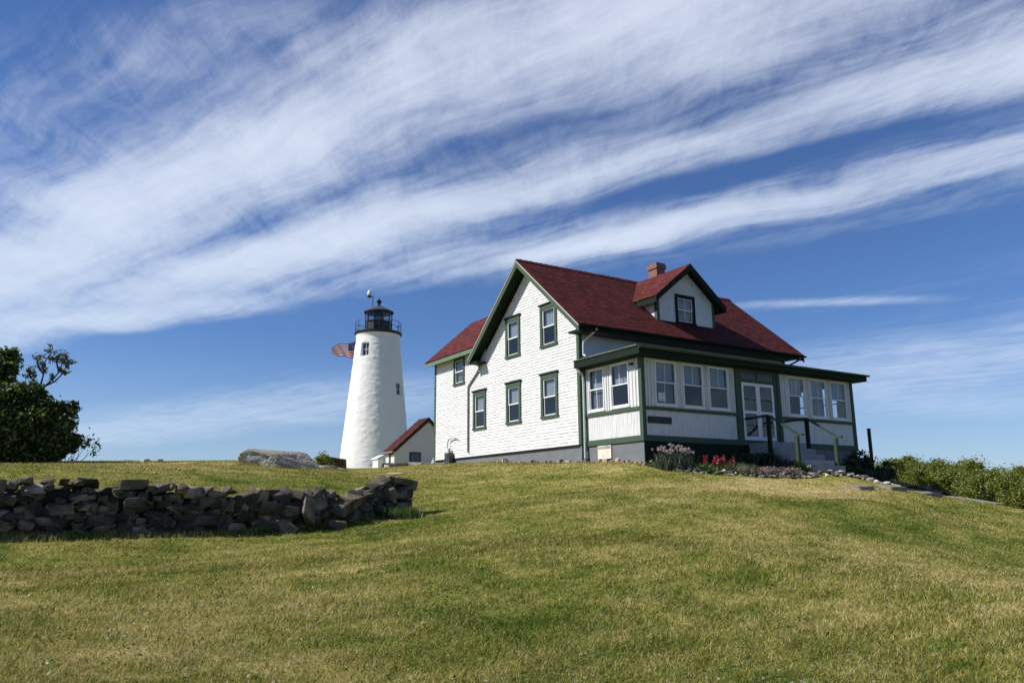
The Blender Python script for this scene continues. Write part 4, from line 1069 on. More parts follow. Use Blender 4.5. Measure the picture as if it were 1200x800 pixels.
# ---- dry stone wall
wall_path = [(-330, 633, 16.4, 559), (-150, 632, 16.3, 561), (0, 631, 16.25, 562), (60, 630.5, 16.3, 560), (130, 629, 16.4, 563), (200, 627, 16.5, 563), (250, 626, 16.7, 566), (285, 625, 16.9, 572), (330, 622, 17.3, 575), (370, 618.5, 17.9, 573), (410, 613.5, 18.8, 577), (440, 609, 19.6, 575), (455, 607, 20.0, 562), (484, 604, 20.6, 559)]
wp = [hd(u, v, d) for u, v, d, t_ in wall_path]; wt = [hd(u, t_, d + .1)[2] for u, v, d, t_ in wall_path]
ss = [0.]
for k in range(1, len(wp)): ss.append(ss[-1] + float(np.hypot(*(wp[k] - wp[k - 1])[:2])))
WL = ss[-1]; ss = np.array(ss); wpx = np.array([p[0] for p in wp]); wpy = np.array([p[1] for p in wp]); wtz = np.array(wt)
def wpos(s): return np.interp(s, ss, wpx), np.interp(s, ss, wpy)
def wtan(s): a = np.array(wpos(min(s + .3, WL))) - np.array(wpos(max(s - .3, 0))); return a / np.linalg.norm(a)
dw = empty('dry_stone_wall', (wpx[6], wpy[6], g(wpx[6], wpy[6])), 'long tumbledown dry stone wall of dark field stones across the left of the lawn', 'stone wall')
rnd = random.Random(33)
stones = []
def add_stone(s, z, w, h, dep, back, rot=None, seed=None):
    x, y = wpos(s); t_ = wtan(s); n = np.array([t_[1], -t_[0]])       # n towards the viewer
    if n @ (CAM[:2] - np.array([x, y])) < 0: n = -n
    yaw = math.atan2(t_[1], t_[0]); c = np.array([x, y]) - n * (dep / 2 + back)
    r = rot or (rnd.uniform(-.14, .14), rnd.uniform(-.10, .10), yaw + rnd.uniform(-.18, .18)); 
    z = min(z, float(np.interp(s, ss, wtz)) + .04 - h * 1.0)
    stones.append((w * h, (w, dep, h), (c[0], c[1], z + h / 2), (r[0], r[1], r[2] if rot is None else r[2] + yaw), seed or rnd.randrange(10 ** 6)))
ds = .06; ns = int(WL / ds); sky_ = np.array([g(*wpos((i + .5) * ds)) - .12 for i in range(ns)]); slump0 = ss[7]
topz = np.array([np.interp((i + .5) * ds, ss, wtz) - .10 for i in range(ns)]) + np.array([.05 * math.sin(i * .13) + .04 * math.sin(i * .31 + 1) for i in range(ns)])
guard = 0
while guard < 2500:
    guard += 1
    room = topz - sky_; 
    if room.max() < .07: break
    cand = np.where(room > .07, sky_ - np.array([g(*wpos((i + .5) * ds)) for i in range(0, ns, 1)]) if guard == -1 else np.where(room > .07, -room, 1e3), 1e3); i0 = int(np.argmin(cand))
    slump = (i0 * ds) > slump0
    h = rnd.choice([.05, .06, .08, .09, .11, .14, .2]) if not slump else rnd.uniform(.10, .30)
    w = max(.16, h * rnd.uniform(1.1, 3.4)); w = min(w, .5); h = min(h, room[i0] + .08)
    k = int(w / ds); a = max(0, i0 - k // 2); b_ = min(ns, a + k)
    if b_ - a < 3: sky_[a:b_ + 1] += .1; continue
    zb_ = np.percentile(sky_[a:b_], 60) - .015
    lean = max(0., (zb_ - g(*wpos((a + b_) / 2 * ds)))) * .10
    rot = None
    if slump: rot = (rnd.uniform(-.35, .35), rnd.uniform(-.35, .35), rnd.uniform(-.5, .5))
    add_stone((a + b_) / 2 * ds, zb_, (b_ - a) * ds * 1.16, h * 1.25 + .02, rnd.uniform(.35, .55), lean + rnd.uniform(-.05, .07), rot)
    sky_[a:b_] = np.maximum(sky_[a:b_], zb_ + h)
# coping / back row so the wall is thick
for s in np.arange(.1, WL, .42):
    z = np.interp(s, ss, wtz); add_stone(s, z - rnd.uniform(.36, .22), rnd.uniform(.3, .6), rnd.uniform(.12, .2), .5, .42)
for q in range(330):
    s = rnd.uniform(.1, WL - .2); x, y = wpos(s); zg = g(x, y); zt_ = float(np.interp(s, ss, wtz)); h = rnd.uniform(.10, .26)
    z = rnd.uniform(zg - .05, max(zg, zt_ - h - .12)); add_stone(s, z, h * rnd.uniform(1.2, 2.6), h, .4, .08 + (z - zg) * .1, (rnd.uniform(-.3, .3), rnd.uniform(-.3, .3), rnd.uniform(-.3, .3)))
# leaning slabs and tumbled stones of the broken end
def wu(u): 
    us = [q[0] for q in wall_path]; return float(np.interp(u, us, ss))
for u, dz_, w, h, dep, back, rot in ((356, .12, .62, .72, .3, -.22, (-.35, .45, .1)), (340, .32, .5, .3, .4, -.08, (.1, .1, .2)), (318, .42, .62, .3, .4, -.05, (.1, .15, -.1)), (400, .35, .75, .3, .5, -.2, (.2, -.25, .2)), (425, .45, .8, .3, .5, -.1, (.2, -.3, .1)),
    (462, .55, .7, .35, .5, -.1, (.25, -.2, .3)), (455, .95, .8, .2, .55, .0, (.15, -.28, .2)), (473, 1.02, .75, .18, .6, .0, (.1, .1, -.2)), (478, .45, .5, .5, .5, -.05, (.0, .1, .2)), (470, .1, .55, .45, .5, -.1, (.1, 0, .1)), (482, .05, .45, .5, .5, .0, (0, 0, .3)), (484, .7, .4, .3, .4, .0, (0, .1, .3))):
    s = wu(u); x, y = wpos(s); add_stone(s, g(x, y) + dz_ - .1, w, h, dep, back, rot)
stones.sort(key=lambda q: -q[0])
mbr = MB()
for k, (a_, dims, c, rot, sd) in enumerate(stones):
    if k < 95:
        rock('stone', dims, STONE, sd, c, rot, dw, npts=rnd.choice([12, 16, 22]), bevel=.022, boxy=rnd.choice([.3, .42, .6]))
    else:
        bm = rock_mesh(dims, sd, 14, .025, .42); Mx = Matrix.Translation(c) @ __import__('mathutils').Euler(rot).to_matrix().to_4x4(); n0 = len(mbr.v); bm.verts.index_update()
        mbr.v += [tuple(Mx @ v_.co) for v_ in bm.verts]; mbr.f += [tuple(n0 + v_.index for v_ in f_.verts) for f_ in bm.faces]; mbr.mi += [0] * len(bm.faces); bm.free()
o = mbr.build('small_stone', STONE, dw); o['kind'] = 'stuff'
# dark earth core
mb = MB(); 
for k in range(60):
    s = WL * k / 60; e = WL * (k + 1) / 60 - .0; 
    if k == 59: e = WL - .3
    (xa, ya), (xb, yb) = wpos(s), wpos(e); t_ = wtan(s); n = np.array([t_[1], -t_[0]]); n = n if n @ (CAM[:2] - np.array([xa, ya])) > 0 else -n
    pa = np.array([xa, ya]) - n * .30; pb = np.array([xb, yb]) - n * .30; za, zb_ = np.interp(s, ss, wtz) - .22, np.interp(e, ss, wtz) - .22
    mb.hexa([(pa[0], pa[1], g(*pa) - .4), (pb[0], pb[1], g(*pb) - .4), (pb[0] - n[0] * .5, pb[1] - n[1] * .5, g(*pb) - .4), (pa[0] - n[0] * .5, pa[1] - n[1] * .5, g(*pa) - .4), (pa[0], pa[1], za), (pb[0], pb[1], zb_), (pb[0] - n[0] * .5, pb[1] - n[1] * .5, zb_), (pa[0] - n[0] * .5, pa[1] - n[1] * .5, za)])
mb.build('earth_core', plain('dark_earth', (.03, .026, .02), .95), dw)
# fallen stones standing clear of the wall
p = hd(337, 621, 17.0); o = rock('fallen_stone', (.55, .3, .5), STONE, 301, (p[0], p[1], g(p[0], p[1]) + .13), (.1, .1, -.4), npts=9, boxy=.9); tag(o, 'pointed stone leaning at the foot of the wall where it slumps', 'stone')
p = hd(395, 616.5, 17.9); o = rock('fallen_stone', (.5, .35, .25), STONE, 302, (p[0], p[1], g(p[0], p[1]) + .05), (.1, .1, .4)); tag(o, 'small flat stone fallen on the grass in front of the slumped wall', 'stone')

# ---- entrance steps and hand rails
st = empty('entrance_steps', (6.6, -4.6, -1.1), 'grey concrete steps leading up to the porch door between two handrails', 'steps')
STEPM = mat('step_concrete', (.30, .30, .30), .9, .15, .15, 3, .7, 15)
tops = [(-3.372, -4.45, -.02), (-4.45, -4.84, -.26), (-4.84, -5.22, -.50), (-5.22, -5.62, -.74), (-5.62, -6.05, -.95)]
for k, (ya, yb, z) in enumerate(tops):
    mb = MB(); mb.box(5.62 + (0 if k else -.02), 7.62, yb, ya - .002, -1.8, z); mb.build('step', STEPM, st)
for xx, lab in ((5.50, 'left'), (7.76, 'right')):
    rl = empty('handrail', (xx, -5, -1), 'green wooden handrail on the %s side of the porch steps' % lab, 'handrail')
    mb = MB(); w = .05
    mb.prism([(xx - w, -3.37, .90), (xx - w, -4.47, .93), (xx - w, -5.72, .11), (xx - w, -5.92, .10), (xx - w, -5.92, .17), (xx - w, -5.70, .18), (xx - w, -4.43, 1.01), (xx - w, -3.37, .98)], (2 * w + .02, 0, 0)); RAILG = mat('rail_green', (.028, .052, .026), .6, .3); mb.build('rail', RAILG, rl)
    mb = MB(); mb.box(xx - .06, xx + .06, -4.50, -4.38, -.9, .925); mb.build('post', DGREEN, rl)
    mb = MB(); mb.box(xx - .06, xx + .06, -5.71, -5.59, -1.5, .10); mb.build('post', RAILG, rl)

# ---- garden slabs going down to the right: broad stone treads
for k, (u0, v0, x, z) in enumerate(((1008, 567, 4.73, -1.70), (1045, 575, 6.43, -1.91), (1086, 582, 8.48, -2.11), (1160, 591, 12.64, -2.41))):
    wd = (.76, .94, 1.0, 1.14)[k]; ztop = (-1.62, -1.79, -2.01, -2.25)[k]; ln = (1.5, 2.0, 2.3, 4.2)[k]
    mb = MB(); rg = random.Random(k); j = lambda a: rg.uniform(-a, a)
    ln = (.7, .8, 1.0, 1.9)[k]; z = g(x + wd / 2, -8.5); ztop = z + .13; z = z - .1; zf = g(x + wd / 2, -8.5 + ln) + .02; zg = lambda yy: zf
    mb.hexa([(x + j(.03), -8.5, z - .15), (x + wd + j(.03), -8.5 + j(.03), z - .15), (x + wd, -8.5 + ln, zf - .3), (x, -8.5 + ln, zf - .3), (x + j(.02), -8.47, ztop - .01), (x + wd + j(.03), -8.5 + j(.03), ztop + j(.01)), (x + wd, -8.5 + ln, zg(-8.5 + ln)), (x, -8.5 + ln, zg(-8.5 + ln))])
    o = mb.build('garden_step', GRANITE, loc=(x, -8.5, z)); bm = bmesh.new(); bm.from_mesh(o.data)
    bmesh.ops.bevel(bm, geom=list(bm.edges), offset=.025, segments=2, affect='EDGES'); bmesh.ops.subdivide_edges(bm, edges=[e for e in bm.edges if e.calc_length() > .5], cuts=3, use_grid_fill=True)
    for v_ in bm.verts: v_.co += Vector((j(.012), j(.012), j(.012)))
    bm.to_mesh(o.data); bm.free()
    tag(o, 'stone step set in the lawn, %s of the four' % ('uppermost', 'second from the top', 'third from the top', 'lowest and longest')[k], 'stone step', 'stone steps set in the lawn')

# ---- dark post by the far corner of the porch
p0 = hd(1021, 532, 38); z0 = g(p0[0], p0[1]); z1 = hd(1017.5, 503, 38)[2]
mb = MB(); mb.box(p0[0] - .055, p0[0] + .055, p0[1] - .055, p0[1] + .055, z0 - .3, z1); mb.box(p0[0] - .07, p0[0] + .07, p0[1] - .07, p0[1] + .07, z1, z1 + .04)
tag(mb.build('post', mat('dark_wood_post', (.02, .022, .022), .7)), 'dark wooden post standing alone right of the porch', 'post')

# ---- sign, notice, meter
mb = MB(); POF.box(mb, .43, 1.56, .55, .79, .002, .03); sg_ = mb.build('board', mat('sign_black', (.012, .013, .012), .5)); sgn = empty('house_sign', (1., -3.35, .55), 'narrow black sign with faded gold lettering on the porch wall', 'sign'); attach(sg_, sgn)
mb = MB(); rr_ = random.Random(5); s = .62
while s < 1.38:
    w = rr_.uniform(.02, .05)
    POF.box(mb, s, s + w * .35, .645, .70, .030, .034); 
    if rr_.random() < .7: POF.box(mb, s + w * .36, s + w, .645 + rr_.choice([0, .02, .043]), .657 + rr_.choice([0, .02, .043]), .030, .034)
    s += w + .012
attach(mb.build('lettering', mat('faded_gold', (.10, .08, .03), .6)), sgn)
mb = MB(); POF.box(mb, 1.02, 1.36, 1.37, 1.68, -.032, -.029); no = mb.build('notice', mat('notice_paper', (.75, .75, .72), .8)); tag(no, 'white paper notice in the left porch window', 'notice')
mb = MB(); 
import itertools
arc = [POF.P(1.19 + .09 * math.cos(a), 1.54 + .07 * math.sin(a), -.027) for a in np.linspace(0, math.pi, 12)]; mb.tube(arc, .012, 4)
POF.box(mb, 1.07, 1.31, 1.43, 1.445, -.0289, -.027); POF.box(mb, 1.07, 1.27, 1.40, 1.41, -.0289, -.027); mb.build('print', mat('print_grey', (.2, .25, .2), .8), no)
um = empty('utility_meter', (-.15, 10.5, 0), 'dark metal utility meter with a looped pipe at the foot of the rear wing', 'meter')
mb = MB(); mb.box(-.30, -.06, 10.35, 10.85, -.25, .28); mb.box(-.33, -.302, 10.45, 10.75, -.05, .2); attach(mb.build('meter_box', mat('dark_grey_metal', (.04, .045, .045), .5, .5)), um)
mb = MB(); mb.tube([(-.15, 10.72, .28), (-.15, 10.72, .42), (-.15, 10.82, .55), (-.12, 10.85, .8), (-.12, 10.78, .93), (-.1, 10.4, 1.0), (-.08, 10.0, .98), (-.08, 9.85, .88)], .03, 8); mb.tube([(-.15, 10.62, .28), (-.15, 10.62, .5)], .07, 8); attach(mb.build('pipe', mat('galvanised', (.35, .36, .36), .5, .5)), um)

# ---------------------------------------------------------------- vegetation
def leaves(name, cen, size, m, seed=0, up=.3, aspect=1.7, out=None, loc=None):
    """one leaf-shaped quad pair per centre; centres are spread through the crown"""
    rg = np.random.default_rng(seed); cen = np.asarray(cen, float); N = len(cen)
    nrm = rg.normal(size=(N, 3)); nrm[:, 2] += up
    if out is not None: nrm += np.asarray(out) * .7
    nrm /= np.linalg.norm(nrm, axis=1)[:, None]
    a = np.cross(nrm, rg.normal(size=(N, 3))); a /= np.linalg.norm(a, axis=1)[:, None]; b = np.cross(nrm, a)
    s = (size * rg.uniform(.6, 1.35, N))[:, None]
    v = np.stack([cen - a * s * .5 * aspect, cen - b * s * .42 + nrm * s * .12, cen + a * s * .5 * aspect, cen + b * s * .42 + nrm * s * .12], 1).reshape(-1, 3)
    f = np.arange(N * 4).reshape(N, 4)
    return fast_mesh(name, v, f, m, loc=loc)
def clump_points(clumps, per, seed, sub=13, shell=.72):
    """clumps: (centre, radius) -> leaf positions gathered in many small tufts near each clump's surface"""
    rg = np.random.default_rng(seed); P_ = []; 
    for c, r, *k in clumps:
        dens = k[0] if k else 1.; r = np.array(r) if hasattr(r, '__len__') else np.array([r, r, r * .9]); n = max(6, int(sub * (r.mean() / .5) ** 1.6))
        d = rg.normal(size=(n, 3)); d /= np.linalg.norm(d, axis=1)[:, None]; q = np.array(c) + d * r * (rg.uniform(shell ** 2, 1.3, n) ** .5)[:, None]
        tr_ = r.mean() * .21 + .05
        m_ = int(per * dens * r.mean() ** 2 / n) + 3
        for t_ in q:
            P_.append(t_ + rg.normal(size=(m_, 3)) * tr_ * rg.uniform(.55, 1.15) * np.array([1, 1, .75]))
    return np.concatenate(P_)
def grow(mb, p, d, L, r, depth, rnd, tips, spread=.55, curl=.25, shrink=.72, up=.12):
    pts = [np.array(p, float)]; rs = [r]; d = np.array(d, float)
    for k in range(3):
        d = d + np.array([rnd.gauss(0, curl), rnd.gauss(0, curl), rnd.gauss(0, curl * .6) + up * .5]); d /= np.linalg.norm(d)
        pts.append(pts[-1] + d * L / 3); rs.append(r * (1 - .13 * (k + 1)))
    mb.tube(pts, rs, 5 if r < .03 else 7)
    if depth == 0: tips.append(pts[-1]); tips.append(pts[-2]); return
    for k in range(rnd.choice([2, 2, 3])):
        nd = d + np.array([rnd.gauss(0, spread), rnd.gauss(0, spread), rnd.gauss(up, spread * .6)]); nd /= np.linalg.norm(nd)
        grow(mb, pts[rnd.choice([2, 3, 3])], nd, L * shrink * rnd.uniform(.8, 1.15), rs[-1] * .68, depth - 1, rnd, tips, spread, curl, shrink, up)
BARK = mat('bark', (.07, .06, .05), .95, .1, .2, 9, .8, 30)
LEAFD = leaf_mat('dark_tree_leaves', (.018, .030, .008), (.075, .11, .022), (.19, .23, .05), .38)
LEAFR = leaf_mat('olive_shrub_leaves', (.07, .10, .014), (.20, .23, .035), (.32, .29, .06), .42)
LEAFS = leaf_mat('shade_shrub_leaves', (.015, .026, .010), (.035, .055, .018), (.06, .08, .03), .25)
def crown(name, label, base, clumps, m, per, size, seed, group=None, cat='tree', trunk_r=.12, nt_=4, twigs=0, aspect=1.5):
    base = np.array(base, float); t = empty(name, tuple(base), label, cat, group); rnd = random.Random(seed)
    mb = MB()
    cl = sorted(clumps, key=lambda c: -c[0][2])
    for c, r, *k in clumps:             # a limb from the foot to every clump
        c = np.array(c, float); mid = base * .45 + c * .55 + np.array([rnd.gauss(0, .12), rnd.gauss(0, .12), -.1]); b0 = base + np.array([rnd.gauss(0, trunk_r), rnd.gauss(0, trunk_r), -.15])
        mb.tube([b0, b0 * .6 + mid * .4 + np.array([0, 0, .15]), mid, c], [trunk_r, trunk_r * .7, trunk_r * .45, trunk_r * .2], 6)
        for q in range(nt_):
            d = np.array([rnd.gauss(0, 1), rnd.gauss(0, 1), rnd.gauss(.3, .8)]); d /= np.linalg.norm(d); rr_ = np.mean(r)
            mb.tube([c, c + d * rr_ * .5, c + d * rr_ * 1.0 + np.array([0, 0, .05])], [trunk_r * .2, trunk_r * .12, .006], 4)
    mb.build('trunk', BARK, t)
    P_ = clump_points(clumps, per, seed)
    # keep the leaves above the grass
    gz = H(P_[:, 0], P_[:, 1]); P_ = P_[P_[:, 2] > gz + .03]
    attach(leaves('crown', P_, size, m, seed, aspect=aspect), t)
    return t
def U(u, v, d, back=0.): return hd(u, v, d + back)
def px(n, d): return n * d / FP

# left: dark trees on the crest
d0 = 37.
def C_(u, v, r, dd=0., dens=1.): return (U(u, v, d0 + dd), px(r, d0), dens)
T2 = [C_(8, 507, 26, .3), C_(38, 504, 25, .0), C_(-28, 500, 36, .4), C_(54, 522, 17, -.3), C_(16, 474, 17, .3), C_(44, 481, 12, .2), C_(58, 496, 10, 0), C_(0, 522, 22, -.6), C_(30, 527, 18, -.7), C_(80, 480, 5.5, 0, .9), C_(87, 476, 3.5, .1, .9), C_(70, 510, 7, 0, .8), C_(-60, 510, 34, .2), C_(-10, 470, 18, .8), C_(76, 526, 7, 0, .8), C_(60, 484, 10, .1), C_(70, 498, 9, 0), C_(66, 508, 13, .1), C_(76, 514, 8, 0), C_(28, 462, 11, 0), C_(40, 466, 8, 0), C_(84, 522, 5, 0, .7)]
crown('broadleaf_tree', 'wide dark bushy tree with dense foliage down to the grass at the left edge', U(28, 541, d0), T2, LEAFD, 9500, .115, 11, 'trees on the left crest', nt_=5)
d0 = 38.5
T1 = [C_(5, 424, 11, 0), C_(13, 440, 7, 0), C_(-10, 424, 15, 0), C_(-34, 432, 24, .4), C_(2, 456, 8, 0), C_(-25, 455, 22, 0), C_(-64, 445, 28, .3), C_(14, 414, 4.5, 0), C_(10, 456, 9, 0), C_(-95, 450, 32, 0), C_(-60, 480, 35, .4), C_(-120, 500, 36, 0)]
crown('broadleaf_tree', 'tall leafy tree cut off by the left edge, rising above the dark bushy tree', U(-45, 541, d0), T1, LEAFD, 5600, .115, 12, 'trees on the left crest')
# half bare tree standing up out of the dark mass
d0 = 37.6
bt = empty('half_bare_tree', tuple(U(47, 541, d0)), 'thin half bare tree with forked twisted branches rising out of the dark trees', 'tree', 'trees on the left crest')
mb = MB(); rnd = random.Random(4); tips = []
pts = [U(46, 545, d0), U(50, 500, d0), U(48, 462, d0)]; mb.tube(pts, [.09, .06, .05], 7)
for path in ([(48, 462), (53, 452), (62, 444), (69, 436), (73, 426), (77, 419)], [(48, 462), (48, 450), (51, 438), (50, 428), (55, 420), (60, 414)], [(48, 462), (44, 452), (40, 446), (36, 441), (33, 436)], [(51, 438), (45, 430), (43, 422)], [(69, 436), (66, 424), (69, 418)], [(53, 452), (64, 447), (74, 437), (78, 428)]):
    p3 = [U(u, v, d0 + rnd.uniform(-.15, .15)) for u, v in path]; n_ = len(p3); mb.tube(p3, [.042 - .03 * k / n_ for k in range(n_)], 5)
    for k in range(1, n_):
        for q in range(4):
            d = np.array([rnd.gauss(0, 1), rnd.gauss(0, 1), rnd.gauss(.5, .7)]); d /= np.linalg.norm(d)
            e = p3[k] + d * rnd.uniform(.12, .36); mb.tube([p3[k], (p3[k] + e) / 2 + np.array([0, 0, .03]), e], [.012, .008, .004], 4); tips.append((e, k / n_)); tips.append(((p3[k] + e) / 2, k / n_))
mb.build('trunk', BARK, bt)
rg = np.random.default_rng(5); P_ = np.concatenate([e + rg.normal(size=(int(4 + 7 * w), 3)) * .055 for e, w in tips if w > .25])
attach(leaves('crown', P_, .075, leaf_mat('pale_twig_leaves', (.05, .055, .03), (.11, .115, .06), (.17, .17, .10), .3), 6), bt)
# twiggy bush at the right foot of the dark tree
tb_ = empty('twiggy_bush', tuple(U(80, 541, 36.6)), 'sparse twiggy bush with sky showing through, right of the dark trees', 'bush')
mb = MB(); tips = []; rnd = random.Random(9)
for k in range(9):
    u = 66 + k * 3.2; b0 = U(u, 542, 36.6); a = -.4 + k * .13
    d = RR * a + np.array([0, 0, 1.]); grow(mb, b0, d / np.linalg.norm(d), px(13, 36.6), .016, 2, rnd, tips, .45, .2, .7, .05)
mb.build('branches', BARK, tb_)
P_ = np.concatenate([e + np.random.default_rng(k).normal(size=(7, 3)) * .06 for k, e in enumerate(tips)]); attach(leaves('crown', P_, .075, LEAFD, 3), tb_)
# grass verge under the trees
# small round bush by the lighthouse
d0 = 38.
crown('round_bush', 'small round green bush between the boulder and the lighthouse', U(379, 546, d0), [C_(379, 540, 8), C_(373, 541, 5), C_(386, 541, 5)], LEAFR, 9000, .06, 14, None, 'bush', .03, 3)

# right: long hedge of olive shrubs below the porch
right = [(1044, 545, 14, 50), (1064, 544, 16, 49.5), (1082, 554, 15, 48), (1100, 548, 15, 48), (1118, 560, 17, 44), (1140, 553, 18, 46), (1160, 567, 18, 42), (1166, 556, 14, 45), (1186, 570, 20, 41), (1200, 558, 17, 43), (1222, 580, 22, 40), (1240, 570, 24, 41), (1270, 594, 26, 39)]
looks = ['rounded', 'tall', 'low spreading', 'open twiggy', 'dense yellow green', 'broad', 'leaning', 'small', 'wide', 'tall leafy', 'low', 'big', 'outermost']
for k, (u, v, r, d) in enumerate(right):
    rnd = random.Random(k + 50); v += 11; base = U(u, v + r * 1.5, d); base[2] = g(base[0], base[1])
    cl = [(U(u, v, d), px(r, d))]
    for q in range(6):
        a = rnd.uniform(0, 6.28); rr_ = px(r, d); c = U(u + r * .8 * math.cos(a), v + r * .7 * math.sin(a), d + rnd.uniform(-.5, .5)); cl.append((c, rr_ * rnd.uniform(.35, .55)))
    for q in range(3): cl.append((U(u + rnd.uniform(-r, r) * .8, v - r * rnd.uniform(.75, 1.15), d), px(r * rnd.uniform(.12, .22), d), 1.2))
    lab = ['first olive green shrub right of the dark post', 'second shrub right of the dark post, topped with loose sprays', 'third shrub from the dark post, lower and behind the stone steps', 'fourth shrub from the post with an open twiggy top', 'fifth shrub from the post, in front of the hedge row', 'sixth shrub from the post, the tallest of the row', 'seventh shrub from the post, low above the longest stone step', 'eighth shrub from the post, small and set back', 'ninth shrub from the post, broad at the foot of the lawn', 'tenth shrub from the post, at the right edge of the picture', 'low shrub cut by the right edge of the picture', 'large shrub beyond the right edge', 'outermost shrub beyond the right edge of the lawn'][k]
    crown('olive_shrub', lab, base, cl, LEAFR, 6800, .068, 60 + k, 'olive shrubs in a row right of the porch', 'shrub', .03, 4)
# a loose second row further down the slope
for k, (u, v, r, d) in enumerate([(1030, 560, 10, 36.5), (1010, 556, 9, 36), (994, 553, 9, 34.5)]):
    base = U(u, v + 4, d); base[2] = g(base[0], base[1])
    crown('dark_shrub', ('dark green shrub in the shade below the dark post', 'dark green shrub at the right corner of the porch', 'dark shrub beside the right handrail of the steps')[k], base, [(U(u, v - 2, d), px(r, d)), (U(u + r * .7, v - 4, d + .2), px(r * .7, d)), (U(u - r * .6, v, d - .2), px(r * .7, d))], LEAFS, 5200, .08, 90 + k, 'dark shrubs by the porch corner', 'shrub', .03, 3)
d_ = 37.5
crown('corner_bush', 'reddish brown bush touching the right end of the porch base', U(1006, 545, 36.5), [(U(1004, 540, 36.5), px(8, 36)), (U(1010, 537, 36.7), px(7, 36)), (U(1020, 546, 37), px(9, 36)), (U(1034, 549, 37.5), px(9, 37))], leaf_mat('reddish_leaves', (.03, .03, .014), (.075, .06, .025), (.14, .09, .035), .3), 5200, .075, 96, None, 'shrub', .03, 3)

# ---- flower bed along the porch
def blades(base_pts, h, w, m, seed, lean=.35, name='foliage', seg=3):
    """narrow curved leaves standing on base_pts"""
    rg = np.random.default_rng(seed); B = np.asarray(base_pts, float); N = len(B); hh = h * rg.uniform(.6, 1.15, N); az = rg.uniform(0, 2 * np.pi, N); fa = rg.uniform(0, 2 * np.pi, N)
    ln = np.stack([np.cos(az), np.sin(az), np.zeros(N)], 1) * (lean * rg.uniform(.1, 1., N) * hh)[:, None]; sd = np.stack([np.cos(fa), np.sin(fa), np.zeros(N)], 1) * (w * rg.uniform(.6, 1.3, N))[:, None] / 2
    rows = []
    for k in range(seg + 1):
        t_ = k / seg; c = B + ln * t_ ** 2 + np.array([0, 0, 1.]) * (hh * (t_ - .12 * t_ ** 3))[:, None]; wv = 1 - t_ ** 2 * .98
        rows += [c - sd * wv, c + sd * wv]
    V = np.stack(rows, 1).reshape(-1, 3); F_ = []
    base = np.arange(N)[:, None] * (2 * (seg + 1))
    F_ = np.concatenate([base + np.array([[2 * k, 2 * k + 1, 2 * k + 3, 2 * k + 2]]) for k in range(seg)])
    return fast_mesh(name, V, F_, m)
GRN = leaf_mat('fresh_green', (.03, .06, .015), (.08, .13, .03), (.14, .17, .05), .35)
GRN2 = leaf_mat('grey_green', (.035, .05, .03), (.07, .09, .05), (.12, .13, .08), .3)
def on_ground(x, y, dz_=0.): 
    x = np.asarray(x, float); y = np.asarray(y, float); return np.stack([x, y, H(x, y) + dz_], -1)
rg = np.random.default_rng(77)
def petals(name, cen, r, m, per=26, seed=0, flat=1.):
    rg_ = np.random.default_rng(seed); P_ = []
    for c in cen:
        d = rg_.normal(size=(per, 3)); d /= np.linalg.norm(d, axis=1)[:, None]; d[:, 2] *= flat; P_.append(c + d * r * rg_.uniform(.55, 1, per)[:, None])
    return leaves(name, np.concatenate(P_), r * .62, m, seed, aspect=1.3)
# pale purple globe flowers
e = empty('globe_flower_clump', (.62, -4.4, g(.62, -4.4)), 'clump of pale purple globe flowers on tall stems by the near porch corner', 'flowers')
bx_ = rg.normal(size=1500) * .34 + .62; by_ = rg.normal(size=1500) * .18 - 4.40; bx_ = np.clip(bx_, -.1, 1.4)
attach(blades(on_ground(bx_, by_, -.02), .62, .022, GRN2, 1, .45), e)
fx = np.concatenate([np.linspace(-.02, 1.22, 58) + rg.normal(size=58) * .05]); fy = -4.40 + rg.normal(size=58) * .17; fh = .54 + .20 * np.cos((fx - .62) * 1.6) * rg.uniform(.6, 1.2, 58) + rg.normal(size=58) * .05
ft = on_ground(fx, fy); ft[:, 2] += fh
mb = MB()
for k in range(58): b0 = on_ground(fx[k] * .8 + .12, fy[k] * .9 - .44); mb.tube([b0, b0 * .4 + ft[k] * .6 + np.array([0, 0, .05]), ft[k]], .006, 4)
attach(mb.build('stem', GRN2), e)
attach(petals('flower_head', ft, .048, leaf_mat('pale_purple_petals', (.32, .24, .30), (.52, .40, .46), (.64, .54, .57), .3), 30, 2), e)
# red plumes
e = empty('red_flower_clump', (2.15, -4.85, g(2.15, -4.85)), 'clump of bright red plume flowers over yellow green leaves', 'flowers')
bx_ = rg.normal(size=500) * .25 + 2.15; by_ = rg.normal(size=500) * .15 - 4.88; attach(blades(on_ground(bx_, by_, -.02), .36, .05, GRN, 3, .6), e)
cx_ = 2.15 + rg.normal(size=30) * .24; cy_ = -4.85 + rg.normal(size=30) * .12; cc = on_ground(cx_, cy_); P_ = []
for c in cc:
    hh = rg.uniform(.34, .60); n_ = 40; t_ = rg.uniform(.45, 1, n_); P_.append(c + np.stack([rg.normal(size=n_) * .035 * (1.3 - t_), rg.normal(size=n_) * .035 * (1.3 - t_), t_ * hh], 1))
attach(leaves('flower_plume', np.concatenate(P_), .04, leaf_mat('red_petals', (.22, .02, .03), (.36, .05, .06), (.45, .12, .12), .3), 5), e)
